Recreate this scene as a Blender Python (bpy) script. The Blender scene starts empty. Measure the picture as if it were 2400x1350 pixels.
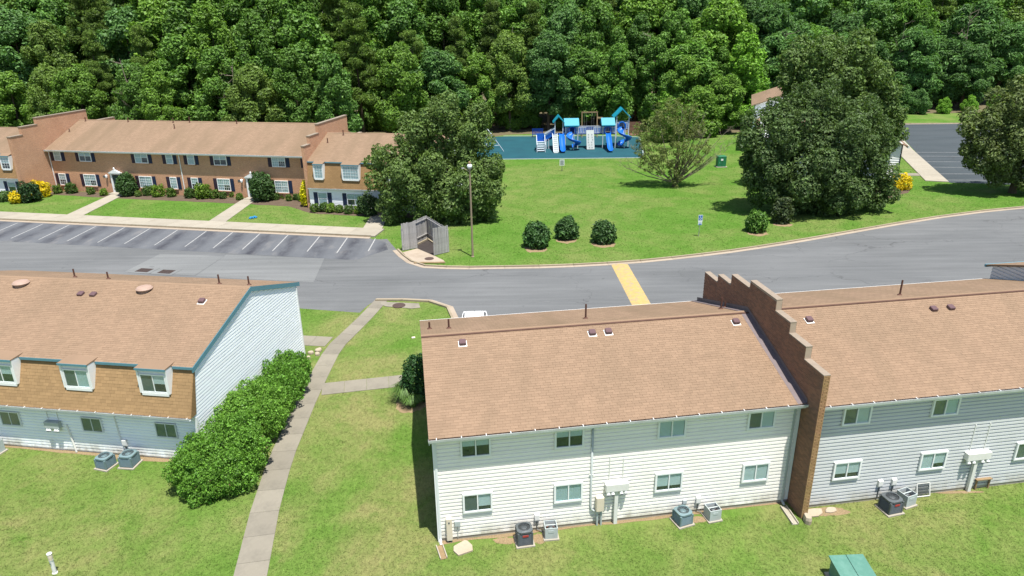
import bpy, math, random
import numpy as np
from mathutils import Vector, Matrix

SC = bpy.context.scene
COL = SC.collection
R = math.radians

# ---------------------------------------------------------------- camera
CAM_H, FPX, PITCH, ROLL = 20.0, 1650.0, R(21.0), R(-0.8)
_fw = Vector((0, math.cos(PITCH), -math.sin(PITCH)))
_up0 = Vector((0, math.sin(PITCH), math.cos(PITCH)))
_ri = Vector((1, 0, 0)) * math.cos(ROLL) + _up0 * math.sin(ROLL)
_up = -Vector((1, 0, 0)) * math.sin(ROLL) + _up0 * math.cos(ROLL)
cam_data = bpy.data.cameras.new('camera')
cam_data.sensor_width = 36.0
cam_data.lens = FPX / 2400.0 * 36.0
cam_data.clip_end = 3000.0
cam = bpy.data.objects.new('camera', cam_data)
COL.objects.link(cam)
cam.matrix_world = Matrix(((_ri.x, _up.x, -_fw.x, 0), (_ri.y, _up.y, -_fw.y, 0), (_ri.z, _up.z, -_fw.z, CAM_H), (0, 0, 0, 1)))
SC.camera = cam

# ---------------------------------------------------------------- sky, sun, exposure
SUN = Vector((0.16, -0.26, 1.0)).normalized()
world = bpy.data.worlds.new('World')
SC.world = world
world.use_nodes = True
wn = world.node_tree
wn.nodes.clear()
w_out = wn.nodes.new('ShaderNodeOutputWorld')
w_bg = wn.nodes.new('ShaderNodeBackground')
w_sky = wn.nodes.new('ShaderNodeTexSky')
w_sky.sky_type = 'NISHITA'
w_sky.sun_disc = False
w_sky.sun_elevation = math.asin(SUN.z)
w_sky.sun_rotation = math.atan2(SUN.x, SUN.y)
w_sky.altitude = 50
w_bg.inputs['Strength'].default_value = 0.1
wn.links.new(w_sky.outputs[0], w_bg.inputs['Color'])
wn.links.new(w_bg.outputs[0], w_out.inputs['Surface'])
sun_data = bpy.data.lights.new('sun', 'SUN')
sun_data.energy = 5.0
sun_data.angle = R(0.53)
sun_data.color = (1.0, 0.955, 0.89)
sun = bpy.data.objects.new('sun', sun_data)
sun.rotation_euler = SUN.to_track_quat('Z', 'Y').to_euler()
sun.location = (30, -40, 120)
COL.objects.link(sun)
SC.view_settings.view_transform = 'Standard'
SC.view_settings.look = 'None'
SC.view_settings.exposure = 0.66
SC.view_settings.gamma = 1.0
SC.view_settings.use_curve_mapping = False
SC.render.engine = 'CYCLES'
SC.cycles.max_bounces = 8
SC.cycles.transparent_max_bounces = 12
SC.cycles.use_denoising = True

# ---------------------------------------------------------------- helpers
def gp(x, y, z=0.0):
    """point at height z that the photograph shows at pixel x, y"""
    d = _fw * FPX + _ri * (x - 1200) - _up * (y - 675)
    t = (z - CAM_H) / d.z
    return Vector((d.x * t, d.y * t, z))

def at(x, y, Y):
    d = _fw * FPX + _ri * (x - 1200) - _up * (y - 675)
    t = Y / d.y
    return Vector((d.x * t, Y, CAM_H + d.z * t))

def tag(o, label=None, cat=None, group=None, kind=None):
    if label: o['label'] = label
    if cat: o['category'] = cat
    if group: o['group'] = group
    if kind: o['kind'] = kind
    return o

def empty(name, loc=(0, 0, 0), rz=0.0, parent=None):
    o = bpy.data.objects.new(name, None)
    COL.objects.link(o)
    o.empty_display_size = 0.2
    o.location = loc
    o.rotation_euler = (0, 0, rz)
    o.parent = parent
    return o

def link(name, me, parent=None, loc=None, rot=None, scale=None):
    o = bpy.data.objects.new(name, me)
    COL.objects.link(o)
    o.parent = parent
    if loc is not None: o.location = loc
    if rot is not None: o.rotation_euler = rot
    if scale is not None: o.scale = scale
    return o

class MB:
    """collects shapes into one mesh"""
    def __init__(s): s.v = []; s.f = []
    def add(s, vs, fs):
        b = len(s.v)
        s.v.extend([tuple(p) for p in vs]); s.f.extend([tuple(i + b for i in f) for f in fs]); return s
    def box(s, x0, x1, y0, y1, z0, z1):
        return s.add([(x0, y0, z0), (x1, y0, z0), (x1, y1, z0), (x0, y1, z0), (x0, y0, z1), (x1, y0, z1), (x1, y1, z1), (x0, y1, z1)],
                     [(0, 3, 2, 1), (4, 5, 6, 7), (0, 1, 5, 4), (1, 2, 6, 5), (2, 3, 7, 6), (3, 0, 4, 7)])
    def bev(s, x0, x1, y0, y1, z0, z1, b):
        """box with chamfered vertical edges and a chamfered top"""
        p = [(x0 + b, y0), (x1 - b, y0), (x1, y0 + b), (x1, y1 - b), (x1 - b, y1), (x0 + b, y1), (x0, y1 - b), (x0, y0 + b)]
        cx, cy = (x0 + x1) / 2, (y0 + y1) / 2
        k = 1 - b / max(1e-6, min(x1 - x0, y1 - y0))
        vs = [(a, c, z0) for a, c in p] + [(a, c, z1 - b * .6) for a, c in p] + [(cx + (a - cx) * k, cy + (c - cy) * k, z1) for a, c in p]
        fs = [tuple(range(7, -1, -1)), tuple(range(16, 24))]
        for r in (0, 8):
            for i in range(8): j = (i + 1) % 8; fs.append((r + i, r + j, r + j + 8, r + i + 8))
        return s.add(vs, fs)
    def prism(s, poly, axis, a0, a1):
        """polygon (two coordinates) pushed along an axis: x -> (y,z), y -> (x,z), z -> (x,y)"""
        n = len(poly)
        def mk(p, a): return (a, p[0], p[1]) if axis == 'x' else ((p[0], a, p[1]) if axis == 'y' else (p[0], p[1], a))
        vs = [mk(p, a0) for p in poly] + [mk(p, a1) for p in poly]
        fs = [tuple(range(n - 1, -1, -1)), tuple(range(n, 2 * n))] + [(i, (i + 1) % n, (i + 1) % n + n, i + n) for i in range(n)]
        return s.add(vs, fs)
    def bar(s, p, q, w, h=None, up=(0, 0, 1)):
        p, q = Vector(p), Vector(q); h = h or w
        d = (q - p).normalized(); u = Vector(up)
        if abs(d.dot(u)) > .98: u = Vector((0, 1, 0))
        a = d.cross(u).normalized() * (w / 2); b = a.cross(d).normalized() * (h / 2)
        vs = [p - a - b, p + a - b, p + a + b, p - a + b, q - a - b, q + a - b, q + a + b, q - a + b]
        return s.add(vs, [(0, 3, 2, 1), (4, 5, 6, 7), (0, 1, 5, 4), (1, 2, 6, 5), (2, 3, 7, 6), (3, 0, 4, 7)])
    def tube(s, pts, rad, n=8, caps=True):
        pts = [Vector(p) for p in pts]
        rad = rad if isinstance(rad, (list, tuple)) else [rad] * len(pts)
        vs, fs = [], []
        prev = None
        for i, p in enumerate(pts):
            d = (pts[min(i + 1, len(pts) - 1)] - pts[max(i - 1, 0)]).normalized()
            if prev is None:
                a = d.cross(Vector((0, 0, 1)) if abs(d.z) < .9 else Vector((0, 1, 0))).normalized()
            else:
                a = (prev - d * prev.dot(d)).normalized()
            prev = a; b = d.cross(a)
            for k in range(n):
                t = 2 * math.pi * k / n
                vs.append(p + (a * math.cos(t) + b * math.sin(t)) * rad[i])
        for i in range(len(pts) - 1):
            for k in range(n):
                j = (k + 1) % n
                fs.append((i * n + k, i * n + j, (i + 1) * n + j, (i + 1) * n + k))
        if caps: fs += [tuple(range(n - 1, -1, -1)), tuple(range((len(pts) - 1) * n, len(pts) * n))]
        return s.add(vs, fs)
    def lathe(s, prof, c=(0, 0, 0), n=16):
        vs, fs = [], []
        for r, z in prof:
            for k in range(n):
                t = 2 * math.pi * k / n; vs.append((c[0] + r * math.cos(t), c[1] + r * math.sin(t), c[2] + z))
        for i in range(len(prof) - 1):
            for k in range(n):
                j = (k + 1) % n; fs.append((i * n + k, i * n + j, (i + 1) * n + j, (i + 1) * n + k))
        fs += [tuple(range(n - 1, -1, -1)), tuple(range((len(prof) - 1) * n, len(prof) * n))]
        return s.add(vs, fs)
    def mesh(s, name, mat, smooth=False):
        me = bpy.data.meshes.new(name)
        me.from_pydata(s.v, [], s.f)
        me.materials.append(mat)
        if smooth:
            me.polygons.foreach_set('use_smooth', [True] * len(me.polygons))
        me.update()
        return me
    def build(s, name, mat, parent=None, loc=None, rot=None, smooth=False):
        return link(name, s.mesh(name, mat, smooth), parent, loc, rot)

def fast_mesh(name, verts, quads, mat):
    me = bpy.data.meshes.new(name)
    nv, nf = len(verts), len(quads)
    me.vertices.add(nv); me.vertices.foreach_set('co', np.asarray(verts, np.float32).ravel())
    me.loops.add(nf * 4); me.loops.foreach_set('vertex_index', np.asarray(quads, np.int32).ravel())
    me.polygons.add(nf)
    me.polygons.foreach_set('loop_start', np.arange(nf, dtype=np.int32) * 4)
    me.polygons.foreach_set('use_smooth', np.zeros(nf, bool))
    me.materials.append(mat)
    me.update(calc_edges=True)
    return me

def copy_tree(o, parent=None):
    c = o.copy(); COL.objects.link(c); c.parent = parent
    for ch in o.children: copy_tree(ch, c)
    return c

def ordinal(i):
    names = ['first', 'second', 'third', 'fourth', 'fifth', 'sixth', 'seventh', 'eighth', 'ninth', 'tenth', 'eleventh', 'twelfth', 'thirteenth', 'fourteenth', 'fifteenth', 'sixteenth', 'seventeenth', 'eighteenth', 'nineteenth', 'twentieth']
    return names[i] if i < 20 else 'twenty-' + names[i - 20]

# ---------------------------------------------------------------- materials
class NT:
    def __init__(s, name):
        s.m = bpy.data.materials.new(name); s.m.use_nodes = True
        s.t = s.m.node_tree; s.b = s.t.nodes['Principled BSDF']; s.out = s.t.nodes['Material Output']
    def n(s, kind, **kw):
        x = s.t.nodes.new('ShaderNode' + kind)
        for k, v in kw.items():
            if k in x.inputs: x.inputs[k].default_value = v
            else: setattr(x, k, v)
        return x
    def l(s, a, b): s.t.links.new(a, b)
    def coord(s, out='Object', scale=(1, 1, 1), rot=(0, 0, 0), loc=(0, 0, 0)):
        c = s.n('TexCoord'); mp = s.n('Mapping')
        mp.inputs['Scale'].default_value = scale; mp.inputs['Rotation'].default_value = rot; mp.inputs['Location'].default_value = loc
        s.l(c.outputs[out], mp.inputs['Vector']); return mp.outputs['Vector']
    def pos(s, scale=(1, 1, 1), rot=(0, 0, 0), loc=(0, 0, 0)):
        """world position"""
        c = s.n('NewGeometry'); mp = s.n('Mapping')
        mp.inputs['Scale'].default_value = scale; mp.inputs['Rotation'].default_value = rot; mp.inputs['Location'].default_value = loc
        s.l(c.outputs['Position'], mp.inputs['Vector']); return mp.outputs['Vector']
    def noise(s, vec, scale, detail=3, rough=.55, dist=0):
        x = s.n('TexNoise'); x.inputs['Scale'].default_value = scale; x.inputs['Detail'].default_value = detail
        x.inputs['Roughness'].default_value = rough; x.inputs['Distortion'].default_value = dist
        if vec is not None: s.l(vec, x.inputs['Vector'])
        return x.outputs['Fac']
    def ramp(s, fac, stops, interp='LINEAR'):
        x = s.n('ValToRGB'); x.color_ramp.interpolation = interp
        e = x.color_ramp.elements
        while len(e) > 2: e.remove(e[-1])
        for i, (p, c) in enumerate(stops):
            el = e[i] if i < 2 else e.new(p)
            el.position = p; el.color = (c[0], c[1], c[2], 1) if not isinstance(c, (int, float)) else (c, c, c, 1)
        s.l(fac, x.inputs['Fac']); return x.outputs['Color']
    def mix(s, fac, a, b, mode='MIX'):
        x = s.n('MixRGB', blend_type=mode)
        for sock, v in (('Fac', fac), ('Color1', a), ('Color2', b)):
            if isinstance(v, (int, float)): x.inputs[sock].default_value = v if sock == 'Fac' else (v, v, v, 1)
            elif isinstance(v, tuple): x.inputs[sock].default_value = (v[0], v[1], v[2], 1)
            else: s.l(v, x.inputs[sock])
        return x.outputs['Color']
    def math(s, op, a, b=0.0, c=None):
        x = s.n('Math', operation=op)
        for i, v in enumerate((a, b) if c is None else (a, b, c)):
            if isinstance(v, (int, float)): x.inputs[i].default_value = v
            else: s.l(v, x.inputs[i])
        return x.outputs[0]
    def bump(s, h, strength=.3, dist=.02):
        x = s.n('Bump'); x.inputs['Strength'].default_value = strength; x.inputs['Distance'].default_value = dist
        s.l(h, x.inputs['Height']); s.l(x.outputs['Normal'], s.b.inputs['Normal'])
    def done(s, col=None, rough=.8, spec=.3, metal=0.0):
        if col is not None:
            if isinstance(col, tuple): s.b.inputs['Base Color'].default_value = (col[0], col[1], col[2], 1)
            else: s.l(col, s.b.inputs['Base Color'])
        if isinstance(rough, (int, float)): s.b.inputs['Roughness'].default_value = rough
        else: s.l(rough, s.b.inputs['Roughness'])
        s.b.inputs['Specular IOR Level'].default_value = spec
        s.b.inputs['Metallic'].default_value = metal
        return s.m

def pm(name, col, rough=.7, var=.18, scale=3.0, spec=.3, metal=0.0, bump=0.0, bscale=30.0, rnd=0.0, dirt=None, dirt_scale=1.2, dirt_amt=.5):
    """plain surface: colour with noise, wear and a little relief"""
    t = NT(name)
    v = t.coord()
    n = t.noise(v, scale, 5, .6)
    c = t.mix(n, tuple(x * (1 - var) for x in col), tuple(min(1, x * (1 + var)) for x in col))
    if dirt:
        d = t.ramp(t.noise(v, dirt_scale, 6, .65), [(.45, 0), (.75, dirt_amt)])
        c = t.mix(d, c, dirt)
    if rnd:
        oi = t.n('ObjectInfo')
        k = t.math('MULTIPLY_ADD', oi.outputs['Random'], 2 * rnd, 1 - rnd)
        g = t.n('CombineColor'); [t.l(k, g.inputs[i]) for i in range(3)]
        c = t.mix(1.0, c, g.outputs[0], 'MULTIPLY')
    if bump: t.bump(t.noise(v, bscale, 4, .6), bump, .01)
    return t.done(c, rough, spec, metal)

# colours
M = {}
def shingle(name, base, dark, var=.075):
    t = NT(name)
    oi = t.n('ObjectInfo'); ge = t.n('NewGeometry')
    r = t.math('FRACT', t.math('ADD', oi.outputs['Random'], ge.outputs['Random Per Island']))
    p = t.pos()
    c = t.mix(r, tuple(x * (1 - var) for x in base), tuple(x * (1 + var) for x in base))
    # weather streaks and blotches that run over many shingles
    st = t.ramp(t.noise(t.pos(scale=(1, .3, .3)), .6, 6, .65), [(.44, 0.0), (.74, .65)])
    c = t.mix(st, c, dark)
    g = t.noise(p, 90, 2, .5)
    c = t.mix(.12, c, t.ramp(g, [(.3, .25), (.7, .8)]), 'OVERLAY')
    t.bump(g, .25, .004)
    return t.done(c, .92, .15)
M['shingle'] = shingle('roof_shingle', (.250, .171, .113), (.190, .135, .088))
M['shingle_gold'] = shingle('mansard_shingle', (.285, .185, .093), (.215, .142, .070), .10)

def far_shingle(name, base, dark, course, tab):
    """the same shingles where they are too small to pick apart"""
    t = NT(name)
    br = t.n('TexBrick', offset=.5); v = t.coord(); t.l(v, br.inputs['Vector'])
    sx = t.n('SeparateXYZ'); t.l(v, sx.inputs[0])
    k = t.n('CombineXYZ'); t.l(sx.outputs['X'], k.inputs[0])
    t.l(t.math('ADD', sx.outputs['Y'], sx.outputs['Z']), k.inputs[1])
    t.l(k.outputs[0], br.inputs['Vector'])
    br.inputs['Scale'].default_value = 1
    br.inputs['Brick Width'].default_value = tab; br.inputs['Row Height'].default_value = course
    br.inputs['Mortar Size'].default_value = course * .05
    br.inputs['Color1'].default_value = (*[x * .9 for x in base], 1); br.inputs['Color2'].default_value = (*[x * 1.08 for x in base], 1)
    br.inputs['Mortar'].default_value = (*[x * .55 for x in base], 1)
    st = t.ramp(t.noise(t.coord(scale=(1.0, .22, .22)), .55, 6, .65), [(.40, 0.0), (.68, .8)])
    c = t.mix(st, br.outputs['Color'], dark)
    t.bump(br.outputs['Fac'], .25, -.01)
    return t.done(c, .92, .15)
M['shingle_far'] = far_shingle('roof_shingle_far', (.250, .172, .114), (.176, .126, .080), .17, .36)
M['shingle_gold_far'] = far_shingle('mansard_shingle_far', (.29, .18, .085), (.21, .13, .06), .2, .4)

def siding(name, col, stain):
    t = NT(name)
    p = t.pos()
    n = t.noise(p, .7, 5, .6)
    c = t.mix(t.ramp(n, [(.4, 0), (.8, .35)]), col, stain)
    sm = t.noise(t.pos(scale=(.3, .3, 6)), 6, 3, .6)
    c = t.mix(.12, c, t.ramp(sm, [(.3, .45), (.7, .62)]), 'OVERLAY')
    # splashed soil and mildew low on the wall
    sz = t.n('SeparateXYZ'); t.l(p, sz.inputs[0])
    low = t.math('MULTIPLY', t.ramp(sz.outputs['Z'], [(.15, .75), (.75, 0)]), t.ramp(t.noise(t.pos(scale=(1, 1, .5)), 2.2, 5, .65), [(.38, 0), (.66, 1)]))
    c = t.mix(low, c, (.36, .33, .24))
    oi = t.n('ObjectInfo')
    k = t.math('MULTIPLY_ADD', oi.outputs['Random'], .06, .97)
    g = t.n('CombineColor'); [t.l(k, g.inputs[i]) for i in range(3)]
    c = t.mix(1.0, c, g.outputs[0], 'MULTIPLY')
    return t.done(c, .55, .3)
M['siding'] = siding('white_siding', (.87, .85, .80), (.72, .69, .62))
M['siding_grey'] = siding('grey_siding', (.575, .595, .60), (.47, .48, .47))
M['siding_cool'] = siding('cool_white_siding', (.90, .93, .94), (.76, .79, .78))

def brick(name, c1, c2, mortar, bw=.215, rh=.075):
    t = NT(name)
    v = t.coord(); sx = t.n('SeparateXYZ'); t.l(v, sx.inputs[0])
    k = t.n('CombineXYZ'); t.l(t.math('ADD', sx.outputs['X'], sx.outputs['Y']), k.inputs[0]); t.l(sx.outputs['Z'], k.inputs[1])
    br = t.n('TexBrick', offset=.5); t.l(k.outputs[0], br.inputs['Vector'])
    br.inputs['Scale'].default_value = 1; br.inputs['Brick Width'].default_value = bw; br.inputs['Row Height'].default_value = rh
    br.inputs['Mortar Size'].default_value = .009; br.inputs['Mortar Smooth'].default_value = .3
    br.inputs['Color1'].default_value = (*c1, 1); br.inputs['Color2'].default_value = (*c2, 1); br.inputs['Mortar'].default_value = (*mortar, 1)
    n = t.noise(v, .6, 5, .6)
    c = t.mix(t.ramp(n, [(.4, 0), (.75, .4)]), br.outputs['Color'], tuple(x * .6 for x in c1))
    g = t.noise(v, 9, 4, .7)
    c = t.mix(.35, c, t.ramp(g, [(.25, .2), (.75, .85)]), 'OVERLAY')
    t.bump(t.math('MULTIPLY_ADD', br.outputs['Fac'], -1.0, g), .5, .012)
    return t.done(c, .9, .15)
M['brick'] = brick('brown_brick', (.58, .305, .175), (.47, .24, .14), (.52, .39, .28))

def piece_mat(name, a, b, dark):
    t = NT(name)
    oi = t.n('ObjectInfo'); ge = t.n('NewGeometry')
    r = t.math('FRACT', t.math('ADD', oi.outputs['Random'], ge.outputs['Random Per Island']))
    c = t.mix(r, a, b)
    n = t.noise(t.pos(), .8, 6, .65)
    c = t.mix(t.ramp(n, [(.42, 0), (.72, .55)]), c, dark)
    g = t.noise(t.pos(), 25, 4, .65)
    c = t.mix(.3, c, t.ramp(g, [(.25, .25), (.75, .85)]), 'OVERLAY')
    t.bump(g, .4, .006)
    return t.done(c, .9, .15)
M['brick_piece'] = piece_mat('brick_piece', (.31, .165, .105), (.20, .115, .08), (.14, .095, .07))
M['brick_end'] = piece_mat('brick_end', (.36, .215, .12), (.29, .165, .09), (.26, .22, .07))
M['mortar'] = pm('mortar', (.36, .29, .22), .95, .2, 6)
M['stone_cap'] = pm('wall_cap', (.27, .22, .17), .9, .25, 5, dirt=(.16, .15, .11), bump=.4)

def glass():
    t = NT('window_glass')
    tr = t.n('BsdfTransparent'); tr.inputs['Color'].default_value = (.84, .90, .91, 1)
    gl = t.n('BsdfGlossy'); gl.inputs['Roughness'].default_value = .03; gl.inputs['Color'].default_value = (.9, .95, 1, 1)
    lw = t.n('LayerWeight'); lw.inputs['Blend'].default_value = .25
    bmp = t.n('Bump'); bmp.inputs['Strength'].default_value = .06; bmp.inputs['Distance'].default_value = .05
    t.l(t.noise(t.pos(), 1.6, 2, .5), bmp.inputs['Height']); t.l(bmp.outputs[0], gl.inputs['Normal'])
    mx = t.n('MixShader'); t.l(t.math('MULTIPLY_ADD', lw.outputs['Facing'], .28, .04), mx.inputs[0]); t.l(tr.outputs[0], mx.inputs[1]); t.l(gl.outputs[0], mx.inputs[2])
    t.l(mx.outputs[0], t.out.inputs['Surface'])
    return t.m
M['glass'] = glass()
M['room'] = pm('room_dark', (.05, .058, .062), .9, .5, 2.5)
M['blind'] = pm('blind_slat', (.78, .80, .78), .6, .1, 3)
M['curtain'] = pm('curtain', (.66, .72, .72), .8, .15, 3)
M['screen'] = pm('insect_screen', (.17, .185, .19), .8, .2, 3)
M['frame_white'] = pm('white_trim', (.78, .80, .80), .5, .08, 3)
M['frame_grey'] = pm('vinyl_trim', (.70, .73, .74), .5, .08, 3)
M['trim_blue'] = pm('blue_trim', (.10, .235, .29), .5, .12, 4)
M['gutter'] = pm('gutter_metal', (.66, .68, .70), .45, .12, 5, dirt=(.35, .33, .32))
M['flashing'] = pm('lead_flashing', (.16, .13, .13), .6, .25, 4)
M['ridge_cap'] = pm('ridge_vent', (.10, .055, .04), .9, .3, 5)
M['vent_brown'] = pm('brown_vent', (.12, .072, .075), .5, .2, 5)
M['pipe_rust'] = pm('rusty_pipe', (.095, .045, .032), .8, .4, 8)
M['dome_tan'] = pm('tan_vent_dome', (.36, .255, .2), .6, .15, 4)
M['metal_dark'] = pm('dark_grey_metal', (.085, .10, .108), .5, .2, 6, dirt=(.15, .14, .12), dirt_amt=.3)
M['metal_teal'] = pm('grey_teal_metal', (.15, .225, .24), .5, .15, 6, dirt=(.2, .2, .18), dirt_amt=.35)
M['metal_light'] = pm('light_grey_metal', (.42, .47, .47), .5, .15, 5, dirt=(.26, .24, .2), dirt_amt=.5)
M['metal_white'] = pm('white_metal', (.72, .72, .69), .5, .1, 5, dirt=(.45, .43, .38), dirt_amt=.4)
M['metal_beige'] = pm('beige_metal', (.66, .58, .46), .55, .1, 5, dirt=(.4, .35, .28), dirt_amt=.3)
M['black'] = pm('black_plastic', (.02, .02, .022), .5, .2, 6)
M['dark_gap'] = pm('dark_recess', (.03, .034, .036), .8, .3, 6)
M['copper'] = pm('copper_coil', (.22, .09, .06), .5, .3, 12)
M['red_badge'] = pm('red_badge', (.38, .05, .04), .4, .1)
M['lens'] = pm('meter_glass', (.60, .62, .60), .2, .2, 8, spec=.6)
M['concrete'] = pm('path_concrete', (.225, .205, .162), .9, .14, 1.4, rnd=.09, dirt=(.125, .115, .092), dirt_scale=.9, dirt_amt=.6, bump=.25, bscale=60)
M['concrete_pad'] = pm('pad_concrete', (.36, .33, .27), .9, .15, 3, dirt=(.28, .25, .2), bump=.2)
M['kerb'] = pm('kerb_concrete', (.30, .255, .178), .9, .16, 1.2, rnd=.08, dirt=(.17, .13, .085), dirt_scale=.8, dirt_amt=.55, bump=.25, bscale=50)
M['gutter_pan'] = pm('gutter_pan_concrete', (.34, .285, .22), .9, .16, 1.2, rnd=.06, dirt=(.23, .17, .12), dirt_scale=.8, dirt_amt=.6, bump=.25, bscale=50)
M['stone'] = pm('pale_stone', (.38, .325, .245), .9, .2, 3, dirt=(.30, .2, .13), dirt_amt=.5, bump=.5, bscale=18)
M['shutter_navy'] = pm('navy_shutter', (.012, .022, .055), .5, .2, 5)
M['shutter_plum'] = pm('plum_shutter', (.035, .02, .032), .5, .2, 5)
M['door'] = pm('dark_door', (.02, .045, .05), .4, .2, 3)
M['green_metal'] = pm('green_cabinet_paint', (.085, .21, .165), .5, .14, 2.0, dirt=(.18, .32, .27), dirt_scale=2.2, dirt_amt=.5)
M['green_dark'] = pm('dark_green_paint', (.02, .16, .075), .5, .15, 3)
M['wood_grey'] = pm('weathered_plank', (.37, .36, .345), .9, .3, 5, rnd=.16, dirt=(.15, .135, .12), dirt_scale=2, dirt_amt=.5, bump=.5, bscale=30)
M['wood_tan'] = pm('tan_timber', (.25, .175, .095), .85, .25, 4, bump=.3)
M['concrete_light'] = pm('sidewalk_concrete', (.33, .30, .24), .9, .14, 1.4, rnd=.07, dirt=(.22, .19, .145), dirt_scale=.8, dirt_amt=.55, bump=.2, bscale=50)
M['pole'] = pm('lamp_pole_wood', (.27, .215, .145), .8, .15, 3, dirt=(.2, .15, .09))
M['manhole'] = pm('cast_iron', (.075, .05, .042), .7, .35, 10)
M['play_blue'] = pm('blue_plastic', (.008, .12, .50), .35, .1, 2, spec=.5)
M['play_navy'] = pm('dark_blue_plastic', (.008, .045, .25), .45, .1, 2)
M['play_teal'] = pm('teal_plastic', (.010, .26, .36), .4, .1, 2, spec=.45)
M['play_white'] = pm('white_plastic', (.50, .56, .60), .45, .08, 2)
M['play_grey'] = pm('grey_climber', (.33, .37, .36), .6, .15, 4)
M['rubber'] = pm('teal_rubber', (.010, .072, .092), .85, .2, .35, dirt=(.008, .048, .070), dirt_scale=.4, dirt_amt=.6, bump=.25, bscale=30)
M['rubber_edge'] = pm('rubber_edge', (.33, .40, .40), .9, .15, 2)
M['brown_board'] = pm('brown_board', (.16, .085, .06), .85, .25, 3)
M['car_paint'] = pm('white_car_paint', (.80, .81, .82), .25, .02, 2, spec=.6)
M['tyre'] = pm('tyre_rubber', (.02, .02, .02), .8, .2, 6)
M['globe'] = pm('milk_glass_globe', (.82, .86, .90), .2, .04, 2, spec=.6)
M['sign_blue'] = pm('sign_blue', (.04, .16, .42), .5, .05, 2)
M['sign_white'] = pm('sign_white', (.78, .80, .82), .5, .05, 2)
M['steel'] = pm('galvanised_steel', (.33, .33, .31), .5, .2, 8, metal=.3)
M['toy'] = pm('blue_cloth', (.02, .20, .42), .8, .2, 5)
M['paint_white'] = pm('road_paint_white', (.36, .36, .35), .8, .15, 3, dirt=(.15, .15, .15), dirt_scale=2.2, dirt_amt=.9)
M['paint_yellow'] = pm('road_paint_yellow', (.44, .31, .11), .8, .25, 3, dirt=(.27, .245, .20), dirt_scale=2.6, dirt_amt=1.0, bump=.3)

# ================================================================ ground
EXCL = []   # outlines that no grass grows on
def grass_mat(name='lawn_grass', blade=False):
    t = NT(name)
    p = t.pos()
    big = t.noise(p, .085, 5, .6, 1.2)
    mid = t.noise(p, .35, 6, .65, .5)
    sm = t.noise(p, 1.9, 6, .72, .3)
    tuft = t.noise(t.pos(scale=(1, .55, 1)), 5.5, 5, .75)
    fine = t.noise(p, 24, 3, .7)
    c = t.mix(t.ramp(mid, [(.36, 0), (.62, 1)]), (.080, .158, .024), (.114, .182, .038))
    dry = t.math('MULTIPLY', t.ramp(big, [(.40, .05), (.58, 1)]), t.ramp(mid, [(.36, .35), (.60, 1)]))
    sy = t.n('SeparateXYZ'); t.l(p, sy.inputs[0])   # the watered far lawn is greener
    far = t.ramp(t.math('DIVIDE', sy.outputs['Y'], 130.0), [(.30, 0), (.48, 1)])
    dry = t.math('MULTIPLY', dry, t.math('MULTIPLY_ADD', far, -.45, .85))
    c = t.mix(far, c, t.mix(1.0, c, (.80, .95, .78), 'MULTIPLY'))
    c = t.mix(dry, c, (.202, .192, .078))
    c = t.mix(t.ramp(sm, [(.58, 0), (.76, .45)]), c, (.205, .185, .082))
    c = t.mix(t.ramp(sm, [(.26, .7), (.44, 0)]), c, (.058, .125, .018))
    c = t.mix(.42, c, t.ramp(tuft, [(.30, .25), (.70, .80)]), 'OVERLAY')
    c = t.mix(.40, c, t.ramp(fine, [(.28, .25), (.72, .8)]), 'OVERLAY')
    if blade:
        r = t.n('NewGeometry').outputs['Random Per Island']
        c = t.mix(1.0, c, t.ramp(r, [(0, .85), (.6, 1.05), (1, 1.3)]), 'MULTIPLY')
    else: t.bump(t.math('MULTIPLY_ADD', fine, .5, tuft), .7, .06)
    return t.done(c, .95, .05)
M['grass'] = grass_mat()
M['blade'] = grass_mat('grass_blade', True)

def asphalt_mat(name, a, b, crack=True, tint=None):
    t = NT(name)
    p = t.pos()
    big = t.noise(t.pos(scale=(.5, 1, 1), rot=(0, 0, R(11))), .16, 5, .6, .5)
    c = t.mix(t.ramp(big, [(.3, 0), (.7, 1)]), a, b)
    str_ = t.noise(t.pos(scale=(.08, 1.4, 1), rot=(0, 0, R(8))), 1.1, 4, .6)
    c = t.mix(.30, c, t.ramp(str_, [(.3, .3), (.7, .72)]), 'OVERLAY')
    g = t.noise(p, 30, 3, .7)
    c = t.mix(.3, c, t.ramp(g, [(.3, .28), (.7, .75)]), 'OVERLAY')
    spots = t.ramp(t.noise(p, .9, 3, .5), [(.70, 0), (.78, .45)])
    c = t.mix(spots, c, tuple(x * .45 for x in a))
    if crack:
        vo = t.n('TexVoronoi', feature='DISTANCE_TO_EDGE'); vo.inputs['Scale'].default_value = .17
        dv = t.n('TexNoise'); dv.inputs['Scale'].default_value = .7; dv.inputs['Detail'].default_value = 5
        vm = t.n('VectorMath', operation='MULTIPLY_ADD'); vm.inputs[1].default_value = (2.2, 2.2, 0)
        t.l(dv.outputs['Color'], vm.inputs[0]); t.l(t.pos(scale=(.6, 1, 1)), vm.inputs[2]); t.l(vm.outputs[0], vo.inputs['Vector'])
        t.l(p, dv.inputs['Vector'])
        ck = t.math('MULTIPLY', t.ramp(vo.outputs['Distance'], [(.002, 1), (.007, 0)]), t.ramp(t.noise(p, .12, 3), [(.42, 0), (.6, .6)]))
        c = t.mix(ck, c, (.05, .05, .052))
    t.bump(g, .25, .01)
    return t.done(c, .9, .15)
M['asphalt'] = asphalt_mat('road_asphalt', (.112, .117, .119), (.148, .153, .154))
M['asphalt_patch'] = asphalt_mat('patch_asphalt', (.146, .152, .152), (.176, .182, .180), False)
M['asphalt_lot'] = asphalt_mat('lot_asphalt', (.050, .062, .068), (.068, .080, .087))

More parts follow.
